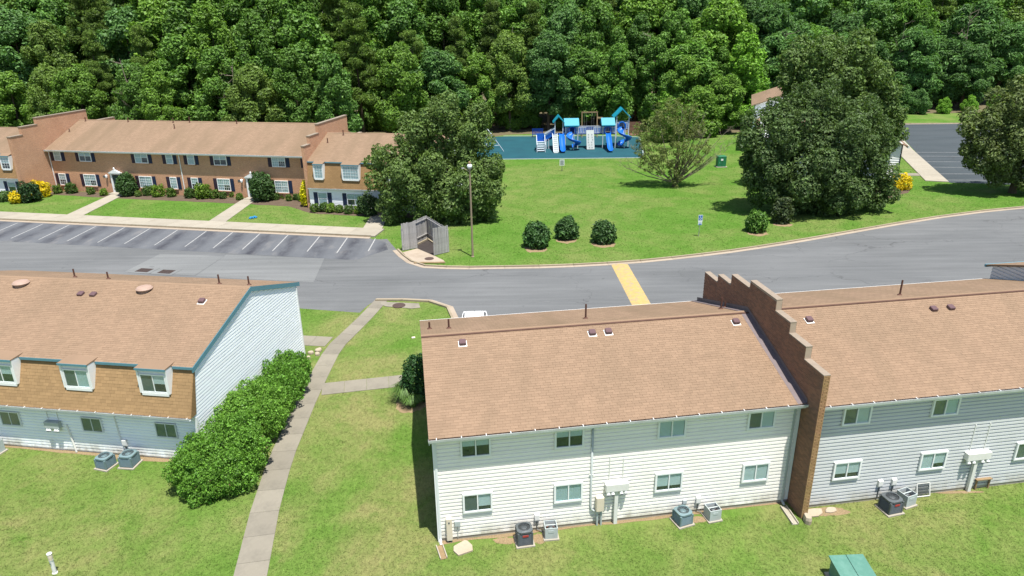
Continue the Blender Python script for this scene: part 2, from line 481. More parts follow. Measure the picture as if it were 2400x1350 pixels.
DA = R(-11.62)
DO = Vector((-58.35, 89.30, 0))
DX = Vector((math.cos(DA), math.sin(DA), 0)); DY = Vector((-math.sin(DA), math.cos(DA), 0))
def dp(u, y, z=0.0): return DO + DX * u + DY * y + Vector((0, 0, z))

def stall_mat():
    t = NT('stall_asphalt')
    p = t.pos()
    c = t.mix(t.noise(p, .5, 5, .6), (.085, .092, .104), (.145, .152, .16))
    sx = t.n('SeparateXYZ'); t.l(p, sx.inputs[0])
    # oil and tyre stains in the middle of each bay
    ph = t.math('FRACT', t.math('DIVIDE', t.math('ADD', sx.outputs['X'], 50.45), 3.08))
    m = t.math('SUBTRACT', 1.0, t.math('MULTIPLY', t.math('ABSOLUTE', t.math('SUBTRACT', ph, .5)), 2.0))
    m = t.math('MULTIPLY', t.ramp(m, [(.25, 0), (.9, 1)]), t.ramp(t.noise(t.pos(scale=(1, .45, 1)), .8, 5, .65), [(.35, .15), (.65, 1)]))
    c = t.mix(t.math('MULTIPLY', m, .8), c, (.035, .036, .046))
    w = t.ramp(t.noise(t.pos(scale=(.8, .3, 1), loc=(9, 4, 0)), .9, 4, .6), [(.55, 0), (.75, .5)])
    c = t.mix(w, c, (.21, .2, .19))
    g = t.noise(p, 30, 3, .7)
    c = t.mix(.3, c, t.ramp(g, [(.3, .28), (.7, .75)]), 'OVERLAY')
    t.bump(g, .25, .01)
    return t.done(c, .9, .18)
M['stall'] = stall_mat()

def soil(name, a, b):
    t = NT(name); p = t.pos()
    c = t.mix(t.noise(p, 1.4, 5, .65), a, b)
    g = t.noise(p, 18, 4, .7)
    c = t.mix(.5, c, t.ramp(g, [(.25, .15), (.75, .85)]), 'OVERLAY')
    t.bump(g, .7, .04)
    return t.done(c, .95, .08)
M['mulch'] = soil('bark_mulch', (.075, .052, .036), (.15, .115, .085))
M['mulch_dark'] = soil('dark_litter', (.030, .026, .026), (.07, .06, .055))
M['dirt'] = soil('bare_soil', (.20, .145, .085), (.30, .225, .13))
M['litter'] = soil('forest_litter', (.09, .075, .045), (.17, .145, .085))

def sheet(name, pts, z, mat, label=None):
    m = MB()
    if name not in ('ground', 'forest_floor'): EXCL.append([(p[0], p[1]) for p in pts])
    m.add([(p[0], p[1], z) for p in pts], [tuple(range(len(pts)))])
    o = m.build(name, mat)
    import bmesh
    bm = bmesh.new(); bm.from_mesh(o.data)
    bmesh.ops.triangulate(bm, faces=bm.faces[:])
    for f in bm.faces:
        if f.normal.z < 0: f.normal_flip()
    bm.to_mesh(o.data); bm.free()
    return tag(o, kind='structure')

ground = sheet('ground', [(-900, -150), (900, -150), (900, 1600), (-900, 1600)], 0.0, M['grass'])
# shaded strip of leaf litter under the wood
def ragged(pts, amp, seed, step=2.0):
    rng = random.Random(seed); out = []
    n = len(pts)
    for i in range(n):
        a, b = Vector(pts[i]).to_2d(), Vector(pts[(i + 1) % n]).to_2d()
        k = max(1, int((b - a).length / step))
        for j in range(k):
            q = a.lerp(b, j / k); out.append((q.x + rng.uniform(-amp, amp), q.y + rng.uniform(-amp, amp)))
    return out
wood_edge = [(-140, 118), (-70, 108), (-45, 104), (-22, 104), (-10, 122), (0, 130.5), (24, 130.5), (40, 128), (52, 140), (70, 152), (150, 150), (180, 330), (-180, 330)]
sheet('forest_floor', ragged(wood_edge, 1.0, 4, 4), .006, M['litter'])

north = [(-300, 121.2), (-120, 86.5)] + [tuple(gp(*q).to_2d()) for q in [(0, 522), (200, 530), (500, 545), (860, 560.5), (893, 561), (907, 560), (930, 586), (948, 604), (969, 618), (985, 624), (1040, 627), (1100, 628), (1290, 625), (1400, 620), (1500, 613), (1600, 603), (1700, 591), (1800, 576.5), (1900, 560), (2000, 542.5), (2100, 525), (2200, 509), (2300, 496), (2380, 488), (2440, 483)]] + [(80, 79), (140, 90), (300, 120)]
south = [(-300, 109), (-60, 57.9)] + [tuple(gp(*q).to_2d()) for q in [(690, 722), (843, 733), (862, 716), (880, 704), (910, 703), (950, 704), (1000, 706), (1030, 710), (1050, 720), (1063, 738)]] + [(-4.0, 42), (-3.5, 39.2), (14, 41.6), (40, 46.5), (120, 62), (300, 97)]
sheet('road', north + south[::-1], .006, M['asphalt'])

# parking bays in front of the brick row
bay = [dp(-30, -13.7), dp(48.0, -13.55), dp(50.2, -14.6), dp(51.3, -16.8), dp(49.5, -20.2), dp(-30, -20.2)]
sheet('parking_bay', bay, .011, M['stall'])
for pts in ([(376, 595), (525, 601), (455, 646), (292, 637)], [(531, 597), (760, 606), (735, 662), (458, 647.5)]):
    sheet('road_patch', [gp(*q) for q in pts], .012, M['asphalt_patch'])

mk = empty('parking_stripes'); tag(mk, kind='structure')
for x in (-16, 42, 101, 162, 225, 292, 351, 417, 484, 546, 610, 676, 750, 815, 880):
    yy = 523 + (x - 101) * .0437
    a = gp(x, yy + 2)
    L = 5.3 if x < 700 else (5.0 if x < 820 else 4.0)
    m = MB(); m.add([(-.055, -L, 0), (.055, -L, 0), (.055, 0, 0), (-.055, 0, 0)], [(0, 1, 2, 3)])
    m.build('stripe', M['paint_white'], mk, (a.x, a.y, .017), (0, 0, R(.6)))

# ---------------------------------------------------------------- kerbs
def resample(pts, step):
    pts = [Vector((p[0], p[1], 0)) for p in pts]
    d = [0.0]
    for a, b in zip(pts, pts[1:]): d.append(d[-1] + (b - a).length)
    n = max(1, round(d[-1] / step)); out = []
    for i in range(n + 1):
        s = d[-1] * i / n
        k = max(j for j in range(len(d)) if d[j] <= s + 1e-6); k = min(k, len(pts) - 2)
        out.append(pts[k].lerp(pts[k + 1], (s - d[k]) / max(1e-6, d[k + 1] - d[k])))
    return out
def offset(pts, o):
    res = []
    for i, p in enumerate(pts):
        a = pts[max(0, i - 1)]; b = pts[min(len(pts) - 1, i + 1)]
        d = (b - a).normalized(); res.append(p + Vector((-d.y, d.x, 0)) * o)
    return res
def strip_pieces(parent, name, pts, o0, o1, z0, z1, mat, gap=.012, b=.02):
    A, B = offset(pts, o0), offset(pts, o1)
    for i in range(len(pts) - 1):
        g = (pts[i + 1] - pts[i]).normalized() * gap
        q = [A[i] + g, A[i + 1] - g, B[i + 1] - g, B[i] + g]
        c = sum(q, Vector()) / 4
        EXCL.append([(v.x, v.y) for v in q])
        m = MB()
        lo = [p - c for p in q]; k = [p + (-p).normalized() * b for p in lo]
        m.add([(p.x, p.y, z0) for p in lo] + [(p.x, p.y, z1 - b) for p in lo] + [(p.x, p.y, z1) for p in k],
              [(8, 9, 10, 11)] + [(r + j, r + (j + 1) % 4, r + (j + 1) % 4 + 4, r + j + 4) for r in (0, 4) for j in range(4)])
        m.build(name, mat, parent, (c.x, c.y, 0))
def kerb(pts, step, side, pan=.42):
    root = empty('kerb'); tag(root, kind='structure')
    p = resample(pts, step)
    strip_pieces(root, 'kerb_stone', p, 0, side * .17, 0, .14, M['kerb'])
    if pan: strip_pieces(root, 'gutter_slab', p, -side * .004, -side * pan, 0, .024, M['gutter_pan'], .006, .006)
# side = +1: kerb stone to the left of travel
kn = north[2:6]
kerb([dp(-30, -13.45), dp(48.2, -13.3)], 3.0, 1, .5)
kerb(north[8:14], 2.0, 1)
kerb(north[13:], 3.0, 1)
kerb(south[5:13], 2.0, -1, .38)

# ---------------------------------------------------------------- concrete paths, slab by slab
def path(name, pts, w, step, z=.03, mat='concrete'):
    root = empty(name); tag(root, kind='structure')
    p = resample(pts, step)
    ws = w if isinstance(w, tuple) else (w, w)
    A0, B0 = offset(p, ws[0] / 2), offset(p, -ws[0] / 2); A1, B1 = offset(p, ws[1] / 2), offset(p, -ws[1] / 2)
    n = len(p) - 1
    A = [A0[i].lerp(A1[i], i / n) for i in range(n + 1)]; B = [B0[i].lerp(B1[i], i / n) for i in range(n + 1)]
    for i in range(n):
        g = (p[i + 1] - p[i]).normalized() * .007
        q = [B[i] + g, B[i + 1] - g, A[i + 1] - g, A[i] + g]
        c = sum(q, Vector()) / 4
        EXCL.append([(v.x, v.y) for v in q])
        m = MB(); m.add([(v.x - c.x, v.y - c.y, 0) for v in q] + [(v.x - c.x, v.y - c.y, z) for v in q],
                        [(4, 5, 6, 7)] + [(j, (j + 1) % 4, (j + 1) % 4 + 4, j + 4) for j in range(4)])
        m.build('slab', M[mat], root, (c.x, c.y, 0))
    return root
path('garden_path', [(-8.9, 13), (-9.6, 17.5), (-10.25, 21.4), (-10.98, 25.5), (-11.43, 29.2), (-11.66, 34.5), (-11.7, 36.8), (-11.72, 40.5), (-11.55, 42.3), (-11.0, 44.6), (-10.45, 47.2), (-10.0, 49.8)], (1.36, 1.0), 1.52)
path('branch_path', [(-15.6, 43.05), (-12.24, 42.55)], 1.45, 1.1, .032)
path('branch_path', [(-11.12, 36.1), (-6.1, 37.1)], 1.4, 1.22, .032)
path('sidewalk', [dp(-30, -12.0), dp(48.6, -11.95)], 2.6, 2.9, .14, 'concrete_light')
path('front_path', [(-48.75, 76.0), (-49.1, 86.6)], (2.05, 1.7), 2.6, .05, 'concrete_light')
path('front_path', [(-31.5, 72.6), (-31.4, 83.6)], (1.95, 1.7), 2.7, .05, 'concrete_light')
path('front_path', [(-14.2, 69.2), (-14.4, 76.4)], (2.0, 1.8), 2.4, .05, 'concrete_light')

# beds and worn soil
sheet('mulch_bed', ragged([dp(-1, -.1), dp(36.9, -.1), dp(36.9, -3.5), dp(52, -3.5), dp(52, -5.6), dp(44, -6.0), dp(38, -5.6), dp(35.6, -4.0), dp(34, -3.1), dp(24, -2.7), dp(13, -2.6), dp(6, -2.3), dp(1.5, -2.0), dp(.4, -3.5), dp(-.4, -6.0), dp(-5, -6.9), dp(-16, -6.6), dp(-16, -4)], .12, 3, 1.2), .008, M['mulch'])
def blob_sheet(name, c, rx, ry, mat, seed, z=.007):
    rng = random.Random(seed)
    pts = [(c[0] + rx * math.cos(a) * rng.uniform(.8, 1.12), c[1] + ry * math.sin(a) * rng.uniform(.8, 1.12)) for a in [i * math.pi / 12 for i in range(24)]]
    return sheet(name, pts, z, mat)

# ================================================================ buildings
def clapboards(parent, poly, z0, pitch, mat, axis='y', plane=0.0, sgn=-1, lip=.050, zmax=None, groove=.068):
    """lap siding: one board for each course, clipped to a convex outline poly [(u, z)]"""
    zt = max(p[1] for p in poly) if zmax is None else zmax
    def span(z):
        xs = []
        n = len(poly)
        for i in range(n):
            (a, b), (c, d) = poly[i], poly[(i + 1) % n]
            if (b - z) * (d - z) <= 0 and abs(b - d) > 1e-9: xs.append(a + (c - a) * (z - b) / (d - b))
        return (min(xs), max(xs)) if xs else None
    z = z0; i = 0
    while z < zt - .02:
        z1 = min(z + pitch, zt - .002)
        g = min(groove, (z1 - z) * .4); zm = z1 - g
        ss = [span(z + 1e-4), span(zm), span(z1 - 1e-4)]
        if all(ss) and ss[2][1] - ss[2][0] > .02:
            m = MB()
            def P(u, off, zz): return (u, plane + sgn * off, zz - z) if axis == 'y' else (plane + sgn * off, u, zz - z)
            rows_ = [(-.01, z, ss[0]), (lip, z, ss[0]), (lip - .006, zm, ss[1]), (.002, zm, ss[1]), (.002, z1, ss[2]), (-.01, z1, ss[2])]
            vs = [P(q[0], o_, zz) for o_, zz, q in rows_] + [P(q[1], o_, zz) for o_, zz, q in rows_]
            m.add(vs, [(k, (k + 1) % 6, (k + 1) % 6 + 6, k + 6) for k in range(6)] + [(0, 1, 2, 3, 4, 5), (11, 10, 9, 8, 7, 6)])
            m.build('clapboard', mat, parent, (0, 0, z))
        z += pitch; i += 1

def lap_wall(name, parent, u0, u1, z0, z1, y, pitch, mat, lip=.02):
    """lap siding as one folded sheet, for walls too far off to pick boards apart"""
    m = MB(); prof = []
    z = z0
    while z < z1 - .01:
        zz = min(z + pitch, z1); prof += [(y - lip, z), (y, zz)]; z = zz
    vs = [(u0, a, b) for a, b in prof] + [(u1, a, b) for a, b in prof]
    n = len(prof)
    m.add(vs, [(i, i + n, i + n + 1, i + 1) for i in range(n - 1)])
    return m.build(name, mat, parent)

def shingles(roof, o, ex, ey, W, Lh, mat, lead=300, tab=.305, course=.143, skip=None, th=.011, seed=1):
    """tabs laid in courses over the plane o + u*ex + v*ey; the nearest ones are single pieces"""
    ex, ey = Vector(ex).normalized(), Vector(ey).normalized()
    nz = ex.cross(ey).normalized()
    rng = random.Random(seed)
    rows = int(Lh / course)
    proto = {}
    vs, qs = [], []
    count = 0
    box_q = [(4, 5, 6, 7), (0, 1, 5, 4), (1, 2, 6, 5), (2, 3, 7, 6), (3, 0, 4, 7)]
    rotm = Matrix((ex, ey, nz)).transposed().to_euler()
    for r in range(rows + 1):
        v0 = r * course; v1 = min(v0 + course * 1.25, Lh)
        if v1 - v0 < .03: break
        u = -((r % 2) * tab * .5 + (r % 3) * .03)
        while u < W - .01:
            a, b = max(0, u), min(W, u + tab); u += tab
            if b - a < .02: continue
            if skip and skip((a + b) / 2, v0 + course * .5): continue
            g = .006
            w = b - a - g
            h0 = th * rng.uniform(.75, 1.3)
            dv = rng.uniform(-.004, .004)
            if count < lead:
                key = (round(w, 2), round(v1 - v0, 2))
                if key not in proto:
                    m = MB(); L = v1 - v0
                    m.add([(0, 0, -.004), (w, 0, -.004), (w, L, -.004), (0, L, -.004), (0, 0, th), (w, 0, th), (w, L, .0015), (0, L, .0015)], box_q)
                    proto[key] = m.mesh('shingle', mat)
                p = Vector(o) + ex * (a + g / 2) + ey * (v0 + dv)
                link('shingle', proto[key], roof, p, rotm); count += 1
            else:
                k = len(vs)
                P = lambda uu, vv, zz: Vector(o) + ex * uu + ey * vv + nz * zz
                vs += [P(a + g / 2, v0 + dv, -.004), P(b - g / 2, v0 + dv, -.004), P(b - g / 2, v1, -.004), P(a + g / 2, v1, -.004),
                       P(a + g / 2, v0 + dv, h0), P(b - g / 2, v0 + dv, h0), P(b - g / 2, v1, .0015), P(a + g / 2, v1, .0015)]
                qs += [tuple(i + k for i in f) for f in box_q]
    if vs:
        me = fast_mesh('shingle_field', vs, qs, mat)
        tag(link('shingle_field', me, roof), kind='stuff')

def window(parent, u0, u1, z0, z1, y=0.0, style='slider', frame='frame_white', fw=.07, fill=('blind', 'blind'), depth=.075, drop=.5, muntin=False, sill=None):
    """window facing -y: a frame with sashes, panes and what hangs behind them"""
    m = MB()
    d0 = y - depth
    m.box(u0, u1, d0, y - .002, z0, z0 + fw); m.box(u0, u1, d0, y - .002, z1 - fw, z1)
    m.box(u0, u0 + fw, d0, y - .002, z0 + fw, z1 - fw); m.box(u1 - fw, u1, d0, y - .002, z0 + fw, z1 - fw)
    o = m.build('window', M[frame], parent)
    a0, a1, b0, b1 = u0 + fw, u1 - fw, z0 + fw, z1 - fw
    mid = (a0 + a1) / 2
    mw = fw * .62
    if style in ('slider', 'double'):
        MB().box(mid - mw / 2, mid + mw / 2, d0 + .006, y - .004, b0, b1).build('mullion', M[frame], o)
        cells = [(a0, mid - mw / 2), (mid + mw / 2, a1)]
    else: cells = [(a0, a1)]
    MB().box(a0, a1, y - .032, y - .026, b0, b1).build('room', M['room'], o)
    for i, (c0, c1) in enumerate(cells):
        MB().box(c0, c1, y - .052, y - .048, b0, b1).build('pane', M['glass'], o)
        f = fill[i % len(fill)]
        if f == 'blind' or f == 'half':
            bb = b0 if f == 'blind' else b0 + (b1 - b0) * drop
            mb = MB(); n = max(4, int((b1 - bb) / .045))
            for k in range(n):
                z = bb + (b1 - bb) * k / n; h = (b1 - bb) / n
                mb.add([(c0 + .01, y - .046, z), (c1 - .01, y - .046, z), (c1 - .01, y - .036, z + h * .92), (c0 + .01, y - .036, z + h * .92)], [(0, 1, 2, 3)])
            tag(mb.build('blind', M['blind'], o), kind='stuff')
        elif f == 'curtain':
            mb = MB(); n = 14; vs = []
            for k in range(n + 1):
                uu = c0 + (c1 - c0) * k / n; yy = y - .040 + (.005 if k % 2 else -.005)
                vs += [(uu, yy, b0), (uu, yy, b1)]
            mb.add(vs, [(2 * k, 2 * k + 2, 2 * k + 3, 2 * k + 1) for k in range(n)])
            mb.build('curtain', M['curtain'], o)
        elif f == 'screen':
            MB().box(c0, c1, y - .047, y - .043, b0, b1).build('insect_screen', M['screen'], o)
        if style != 'slider':
            MB().box(c0, c1, d0 + .012, y - .03, (b0 + b1) / 2 - mw * .4, (b0 + b1) / 2 + mw * .4).build('meeting_rail', M[frame], o)
        if muntin:
            t = MB(); h = (b1 - b0) / 2; zt = (b0 + b1) / 2
            nc = 3 if c1 - c0 > .5 else 2
            for k in range(1, nc): t.box(c0 + (c1 - c0) * k / nc - .012, c0 + (c1 - c0) * k / nc + .012, y - .062, y - .053, b0, b1)
            for q in (b0 + h * .5, zt + h * .5): t.box(c0, c1, y - .0625, y - .0535, q - .012, q + .012)
            t.build('muntin', M[frame], o)
    if sill: MB().box(u0 - .06, u1 + .06, y - .13, y - .002, z0 - .09, z0 - .003).build('sill', M[sill], o)
    return o

def shutter(parent, u0, u1, z0, z1, y, mat):
    m = MB(); m.box(u0, u1, y - .035, y - .003, z0, z1)
    o = m.build('shutter', M[mat], parent)
    s = MB(); n = int((z1 - z0) / .1)
    for k in range(n):
        z = z0 + .08 + (z1 - z0 - .16) * k / n
        s.add([(u0 + .06, y - .037, z + .05), (u1 - .06, y - .037, z + .05), (u1 - .06, y - .055, z), (u0 + .06, y - .055, z)], [(0, 1, 2, 3)])
    tag(s.build('louvre', M[mat], o), kind='stuff')

def gutter(parent, u0, u1, y, z, mat='gutter', step=.95, w=.13):
    m = MB()
    prof = [(y, z), (y, z - .1), (y - w * .8, z - .1), (y - w, z + .005), (y - w - .012, z + .005), (y - w * .8 - .012, z - .112), (y + .0, z - .112)]
    m.prism([(a, b) for a, b in prof], 'x', u0, u1)
    o = m.build('gutter', M[mat], parent)
    k = u0 + .3
    while k < u1:
        MB().box(k, k + .03, y - w, y + .05, z - .004, z + .012).build('bracket', M['metal_white'], o); k += step
    return o

def downspout(parent, u, y, z0, z1, mat='gutter', kick=None):
    m = MB()
    pts = [(u, y - .28, z1), (u, y - .06, z1 - .3), (u, y - .06, z0 + .12)]
    for a, b in zip(pts, pts[1:]): m.bar(a, b, .085, .065, (0, 1, 0))
    m.bar(pts[-1], (u + (kick or 0), y - .28, z0 + .03), .085, .065, (0, 1, 0))
    return m.build('downspout', M[mat], parent)

def vent_pipe(u, y, z, parent, h=.5, r=.045):
    m = MB(); m.lathe([(.13, -.03), (.12, .02), (r + .015, .07), (r, .08), (r, h), (r * .7, h), (r * .7, h - .06)], (0, 0, 0), 10)
    return m.build('vent_pipe', M['pipe_rust'], parent, (u, y, z))

def box_vent(u, y, z, slope, parent, s=1):
    b = MB(); b.box(-.19 * s, .19 * s, -.19 * s, .2 * s, 0, .012)
    o = b.build('box_vent', M['metal_white'], parent, (u, y, z + .012), (slope, 0, 0))
    m = MB(); m.bev(-.15 * s, .15 * s, -.13 * s, .18 * s, .013, .16 * s, .035); m.build('hood', M['vent_brown'], o)
    return o

def condenser(name, loc, rz, kind, label, s=.72, h=.8):
    r = empty(name, loc, rz); tag(r, label, 'air conditioner', 'air conditioner units behind the buildings')
    mat = {'dark': 'metal_dark', 'teal': 'metal_teal', 'grey': 'metal_light'}[kind]
    MB().box(-s * .62, s * .62, -s * .62, s * .62, 0, .06).build('pad', M['concrete_pad'], r)
    hs = s / 2
    if kind != 'grey':
        MB().bev(-hs + .03, hs - .03, -hs + .03, hs - .03, .06, h - .03, .05).build('core', M['dark_gap'], r)
        n = 11
        for k in range(n):
            z = .10 + (h - .22) * k / n
            lo = MB(); hh = (h - .22) / n
            c = .06
            p = [(-hs + c, -hs), (hs - c, -hs), (hs, -hs + c), (hs, hs - c), (hs - c, hs), (-hs + c, hs), (-hs, hs - c), (-hs, -hs + c)]
            q = [(a * .95, b * .95) for a, b in p]
            lo.add([(a, b, z) for a, b in p] + [(a * .94, b * .94, z + hh * .62) for a, b in p], [(i, (i + 1) % 8, (i + 1) % 8 + 8, i + 8) for i in range(8)])
            lo.build('louvre', M[mat], r)
        for sx in (-1, 1):
            for sy in (-1, 1):
                MB().bar((sx * (hs - .03), sy * (hs - .03), .06), (sx * (hs - .03), sy * (hs - .03), h - .08), .07).build('corner_post', M[mat], r)
        # lid with a round opening
        t = MB(); n = 24; R0 = hs * .80
        sq = []
        for k in range(n):
            a = 2 * math.pi * k / n; cx, cy = math.cos(a), math.sin(a); q = (hs + .012) / max(abs(cx), abs(cy)); q = min(q, hs * 1.24)
            sq.append((cx * q, cy * q))
        rg = [(R0 * math.cos(2 * math.pi * k / n), R0 * math.sin(2 * math.pi * k / n)) for k in range(n)]
        t.add([(a, b, h - .09) for a, b in sq] + [(a, b, h - .01) for a, b in sq] + [(a, b, h + .025) for a, b in rg] + [(a * .97, b * .97, h - .07) for a, b in rg],
              [(l * n + k, l * n + (k + 1) % n, (l + 1) * n + (k + 1) % n, (l + 1) * n + k) for l in range(3) for k in range(n)])
        t.build('lid', M[mat], r)
        f = MB()
        for k in range(5):
            a = 2 * math.pi * k / 5
            ca, sa = math.cos(a), math.sin(a); cb, sb = math.cos(a + .55), math.sin(a + .55); rr = R0 * .86
            f.add([(ca * .05, sa * .05, h - .05), (cb * .05, sb * .05, h - .07), (cb * rr, sb * rr, h - .08), (ca * rr, sa * rr, h - .035)], [(0, 1, 2, 3)])
        f.build('fan', M['black' if kind == 'dark' else 'metal_dark'], r)
        MB().lathe([(.1, h - .06), (.12, h - .02), (.08, h + .0)], (0, 0, 0), 12).build('motor', M[mat], r)
        g = MB()
        for k in range(1, 6):
            rr = R0 * k / 6
            pts = [(rr * math.cos(2 * math.pi * i / 20), rr * math.sin(2 * math.pi * i / 20), h + .02) for i in range(21)]
            g.tube(pts, .004, 3, False)
        for k in range(8):
            a = math.pi * k / 4; g.bar((0, 0, h + .018), (R0 * math.cos(a), R0 * math.sin(a), h + .018), .007)
        tag(g.build('grille', M[mat], r), kind='stuff')
        if kind == 'dark':
            MB().box(-.12, .12, -hs - .012, -hs - .002, h * .66, h * .78).build('badge', M['red_badge'], r)
    else:
        w = MB()
        w.box(-hs, hs, -hs, -hs + .03, .06, h); w.box(-hs, hs, hs - .03, hs, .06, h)
        w.box(-hs, -hs + .03, -hs + .03, hs - .03, .06, h); w.box(hs - .03, hs, -hs + .03, hs - .03, .06, h)
        w.build('casing', M[mat], r)
        MB().box(-hs + .03, hs - .03, -hs + .03, hs - .03, .06, h - .3).build('core', M['dark_gap'], r)
        MB().bar((-hs + .05, 0, h - .03), (hs - .05, 0, h - .03), .05, .02).build('fan_bar', M['metal_light'], r)
        MB().lathe([(.09, h - .28), (.1, h - .12), (.05, h - .09)], (0, 0, 0), 12).build('motor', M['metal_dark'], r)
        c = MB()
        pts = [(hs * .62 * math.cos(a * .5), hs * .62 * math.sin(a * .5), h - .2) for a in range(13)]
        c.tube(pts, .018, 5); c.build('coil', M['copper'], r)
        MB().box(-hs * .5, hs * .4, -hs - .01, -hs - .001, h * .62, h * .82).build('access_panel', M['metal_light'], r)
        f = MB()
        for k in range(4):
            a = math.pi * k / 2 + .3
            f.add([(math.cos(a) * .05, math.sin(a) * .05, h - .22), (math.cos(a + .5) * .05, math.sin(a + .5) * .05, h - .24), (math.cos(a + .5) * .26, math.sin(a + .5) * .26, h - .24), (math.cos(a) * .26, math.sin(a) * .26, h - .20)], [(0, 1, 2, 3)])
        f.build('fan', M['metal_dark'], r)
    return r

def disconnect_box(parent_loc, rz, label, s=1.0, h0=.55, mat='metal_white'):
    r = empty('disconnect_box', parent_loc, rz); tag(r, label, 'electrical box', 'small electrical boxes on the walls')
    b = MB(); b.prism([(0, h0), (-.13 * s, h0), (-.15 * s, h0 + .06), (-.15 * s, h0 + .3 * s), (0, h0 + .36 * s)], 'x', -.1 * s, .1 * s); b.build('cabinet', M[mat], r)
    MB().tube([(0, -.07, h0), (0, -.07, .12), (.18, -.2, .06), (.3, -.3, .1)], .022, 6).build('conduit', M['metal_dark'], r)
    return r

# ---------------------------------------------------------------- the near row on the right (two units and a brick wall between)
AA = R(8.4)
AO = Vector((-3.12, 23.26, 0))
AX = Vector((math.cos(AA), math.sin(AA), 0)); AY = Vector((-math.sin(AA), math.cos(AA), 0))
def ap(u, y, z=0.0): return AO + AX * u + AY * y + Vector((0, 0, z))

def gable_unit(name, label, u0, u1, y0, y1, ze, zr, over, sid, rake=.18, near_pitch=.172, tiles=True, seed=1, ends='', right_rake=0.0, ridge_y=None):
    b = empty(name, AO, AA); tag(b, label, 'building')
    yr = (y0 + y1) / 2 if ridge_y is None else ridge_y
    sl = (zr - ze) / (yr - (y0 - over))
    w = MB()
    zw = ze + over * sl - .05
    prof = [(y0, 0), (y1, 0), (y1, zw), (yr, zr - .09), (y0, zw)]
    w.prism(prof, 'x', u0, u1)
    wall = w.build('wall', M[sid], b)
    clapboards(wall, [(u0, .16), (u1, .16), (u1, zw), (u0, zw)], .16, near_pitch, M[sid], 'y', y0, -1)
    MB().box(u0 + .004, u1 - .004, y0 - .02, y0 - .001, 0, .158).build('foundation', M['concrete_pad'], b)
    # roof: a slab on either side of the ridge
    e0, e1 = y0 - over, y1 + over
    rf = MB()
    ur0, ur1 = u0 - rake, u1 + right_rake
    rf.prism([(e0, ze), (yr, zr), (e1, ze), (e1, ze - .09), (yr, zr - .1), (e0, ze - .09)], 'x', ur0, ur1)
    roof = rf.build('roof', M['shingle_far'], b)
    sa = math.atan2(zr - ze, yr - e0)
    Lh = math.hypot(zr - ze, yr - e0)
    if tiles:
        shingles(roof, (ur0, e0 - .01, ze + .004), (1, 0, 0), (0, math.cos(sa), math.sin(sa)), ur1 - ur0, Lh, M['shingle'], seed=seed)
    MB().prism([(yr - .13, zr - .022), (yr, zr + .035), (yr + .13, zr - .022), (yr + .1, zr - .03), (yr - .1, zr - .03)], 'x', ur0 - .01, ur1).build('ridge_cap', M['shingle'], roof)
    MB().prism([(yr - .2, zr - .07), (yr - .2, zr - .005), (yr - .12, zr + .015), (yr - .12, zr - .05)], 'x', ur0, ur1).build('ridge_vent', M['ridge_cap'], roof)
    MB().prism([(e0 + .0, ze - .092), (e0 + .0, ze - .2), (e0 + .03, ze - .2), (e0 + .03, ze - .092)], 'x', ur0, ur1).build('fascia', M['frame_grey'], b)
    MB().prism([(e0 + .03, ze - .15), (y0 - .03, ze - .15), (y0 - .03, ze - .17), (e0 + .03, ze - .17)], 'x', u0, u1).build('soffit', M['frame_white'], b)
    if 'l' in ends:
        MB().prism([(e0, ze - .092), (yr, zr - .102), (e1, ze - .092), (e1, ze - .26), (yr, zr - .28), (e0, ze - .26)], 'x', ur0, ur0 + .03).build('rake_board', M['frame_grey'], b)
    MB().box(ur0, ur1, e1 + .001, e1 + .03, ze - .15, ze - .002).build('far_fascia', M['frame_white'], b)
    return b, roof, sl, e0, sa

LA, LB = 15.2, 33.0
bA, rA, slA, eA, saA = gable_unit('apartment_block', 'two-storey cream-sided block with tan shingle roof left of the stepped brick wall', 0, LA - .0, 0, 10.6, 5.13, 6.87, .40, 'siding', seed=11, ends='l')
bB, rB, slB, eB, saB = gable_unit('apartment_block', 'grey-sided block with tan shingle roof at right edge, beyond the stepped brick wall', 15.52, LB, -.55, 10.5, 5.27, 7.08, .40, 'siding_grey', rake=0.0, seed=12)
gutter(bA, -.2, LA + .12, eA, 5.14, w=.11)
gutter(bB, 15.54, LB, eB, 5.28, w=.11)
downspout(bA, .05, 0, .0, 5.05, 'frame_grey')
downspout(bA, 14.95, 0, .0, 5.05, 'metal_light')
MB().box(-.055, .10, -.07, .1, .0, 4.75).build('corner_board', M['frame_white'], bA)
MB().box(LA - .14, LA - .002, -.065, .0, .16, 4.75).build('corner_board', M['frame_grey'], bA)
for (u, f) in ((1.02, ('half', 'half')), (4.76, ('half', 'half')), (9.02, ('blind', 'blind')), (12.88, ('screen', 'blind'))):
    window(bA, u, u + 1.2, 3.94, 4.80, -.038, 'slider', 'frame_white', .075, f, .09, .62)
for (u, f) in ((1.02, ('screen', 'half')), (4.76, ('curtain', 'curtain')), (9.06, ('half', 'half')), (12.92, ('blind', 'blind'))):
    window(bA, u, u + 1.2, 1.32, 2.24, -.038, 'slider', 'frame_white', .075, f, .09, .25)
for (u, f) in ((16.75, ('screen', 'blind')), (20.8, ('screen', 'blind')), (25.4, ('blind', 'blind'))):
    window(bB, u, u + 1.26, 4.06, 4.92, -.588, 'slider', 'frame_white', .075, f, .09, .5)
for (u, f) in ((16.75, ('half', 'half')), (20.8, ('blind', 'half')), (25.44, ('screen', 'blind'))):
    window(bB, u, u + 1.26, 1.36, 2.26, -.588, 'slider', 'frame_white', .075, f, .09, .3)
def roof_z(y, e0, ze, sl): return ze + (y - e0) * sl
for u in (1.6, 7.45, 8.2, 14.3): box_vent(u, 4.55, roof_z(4.55, eA, 5.13, slA), saA, rA)
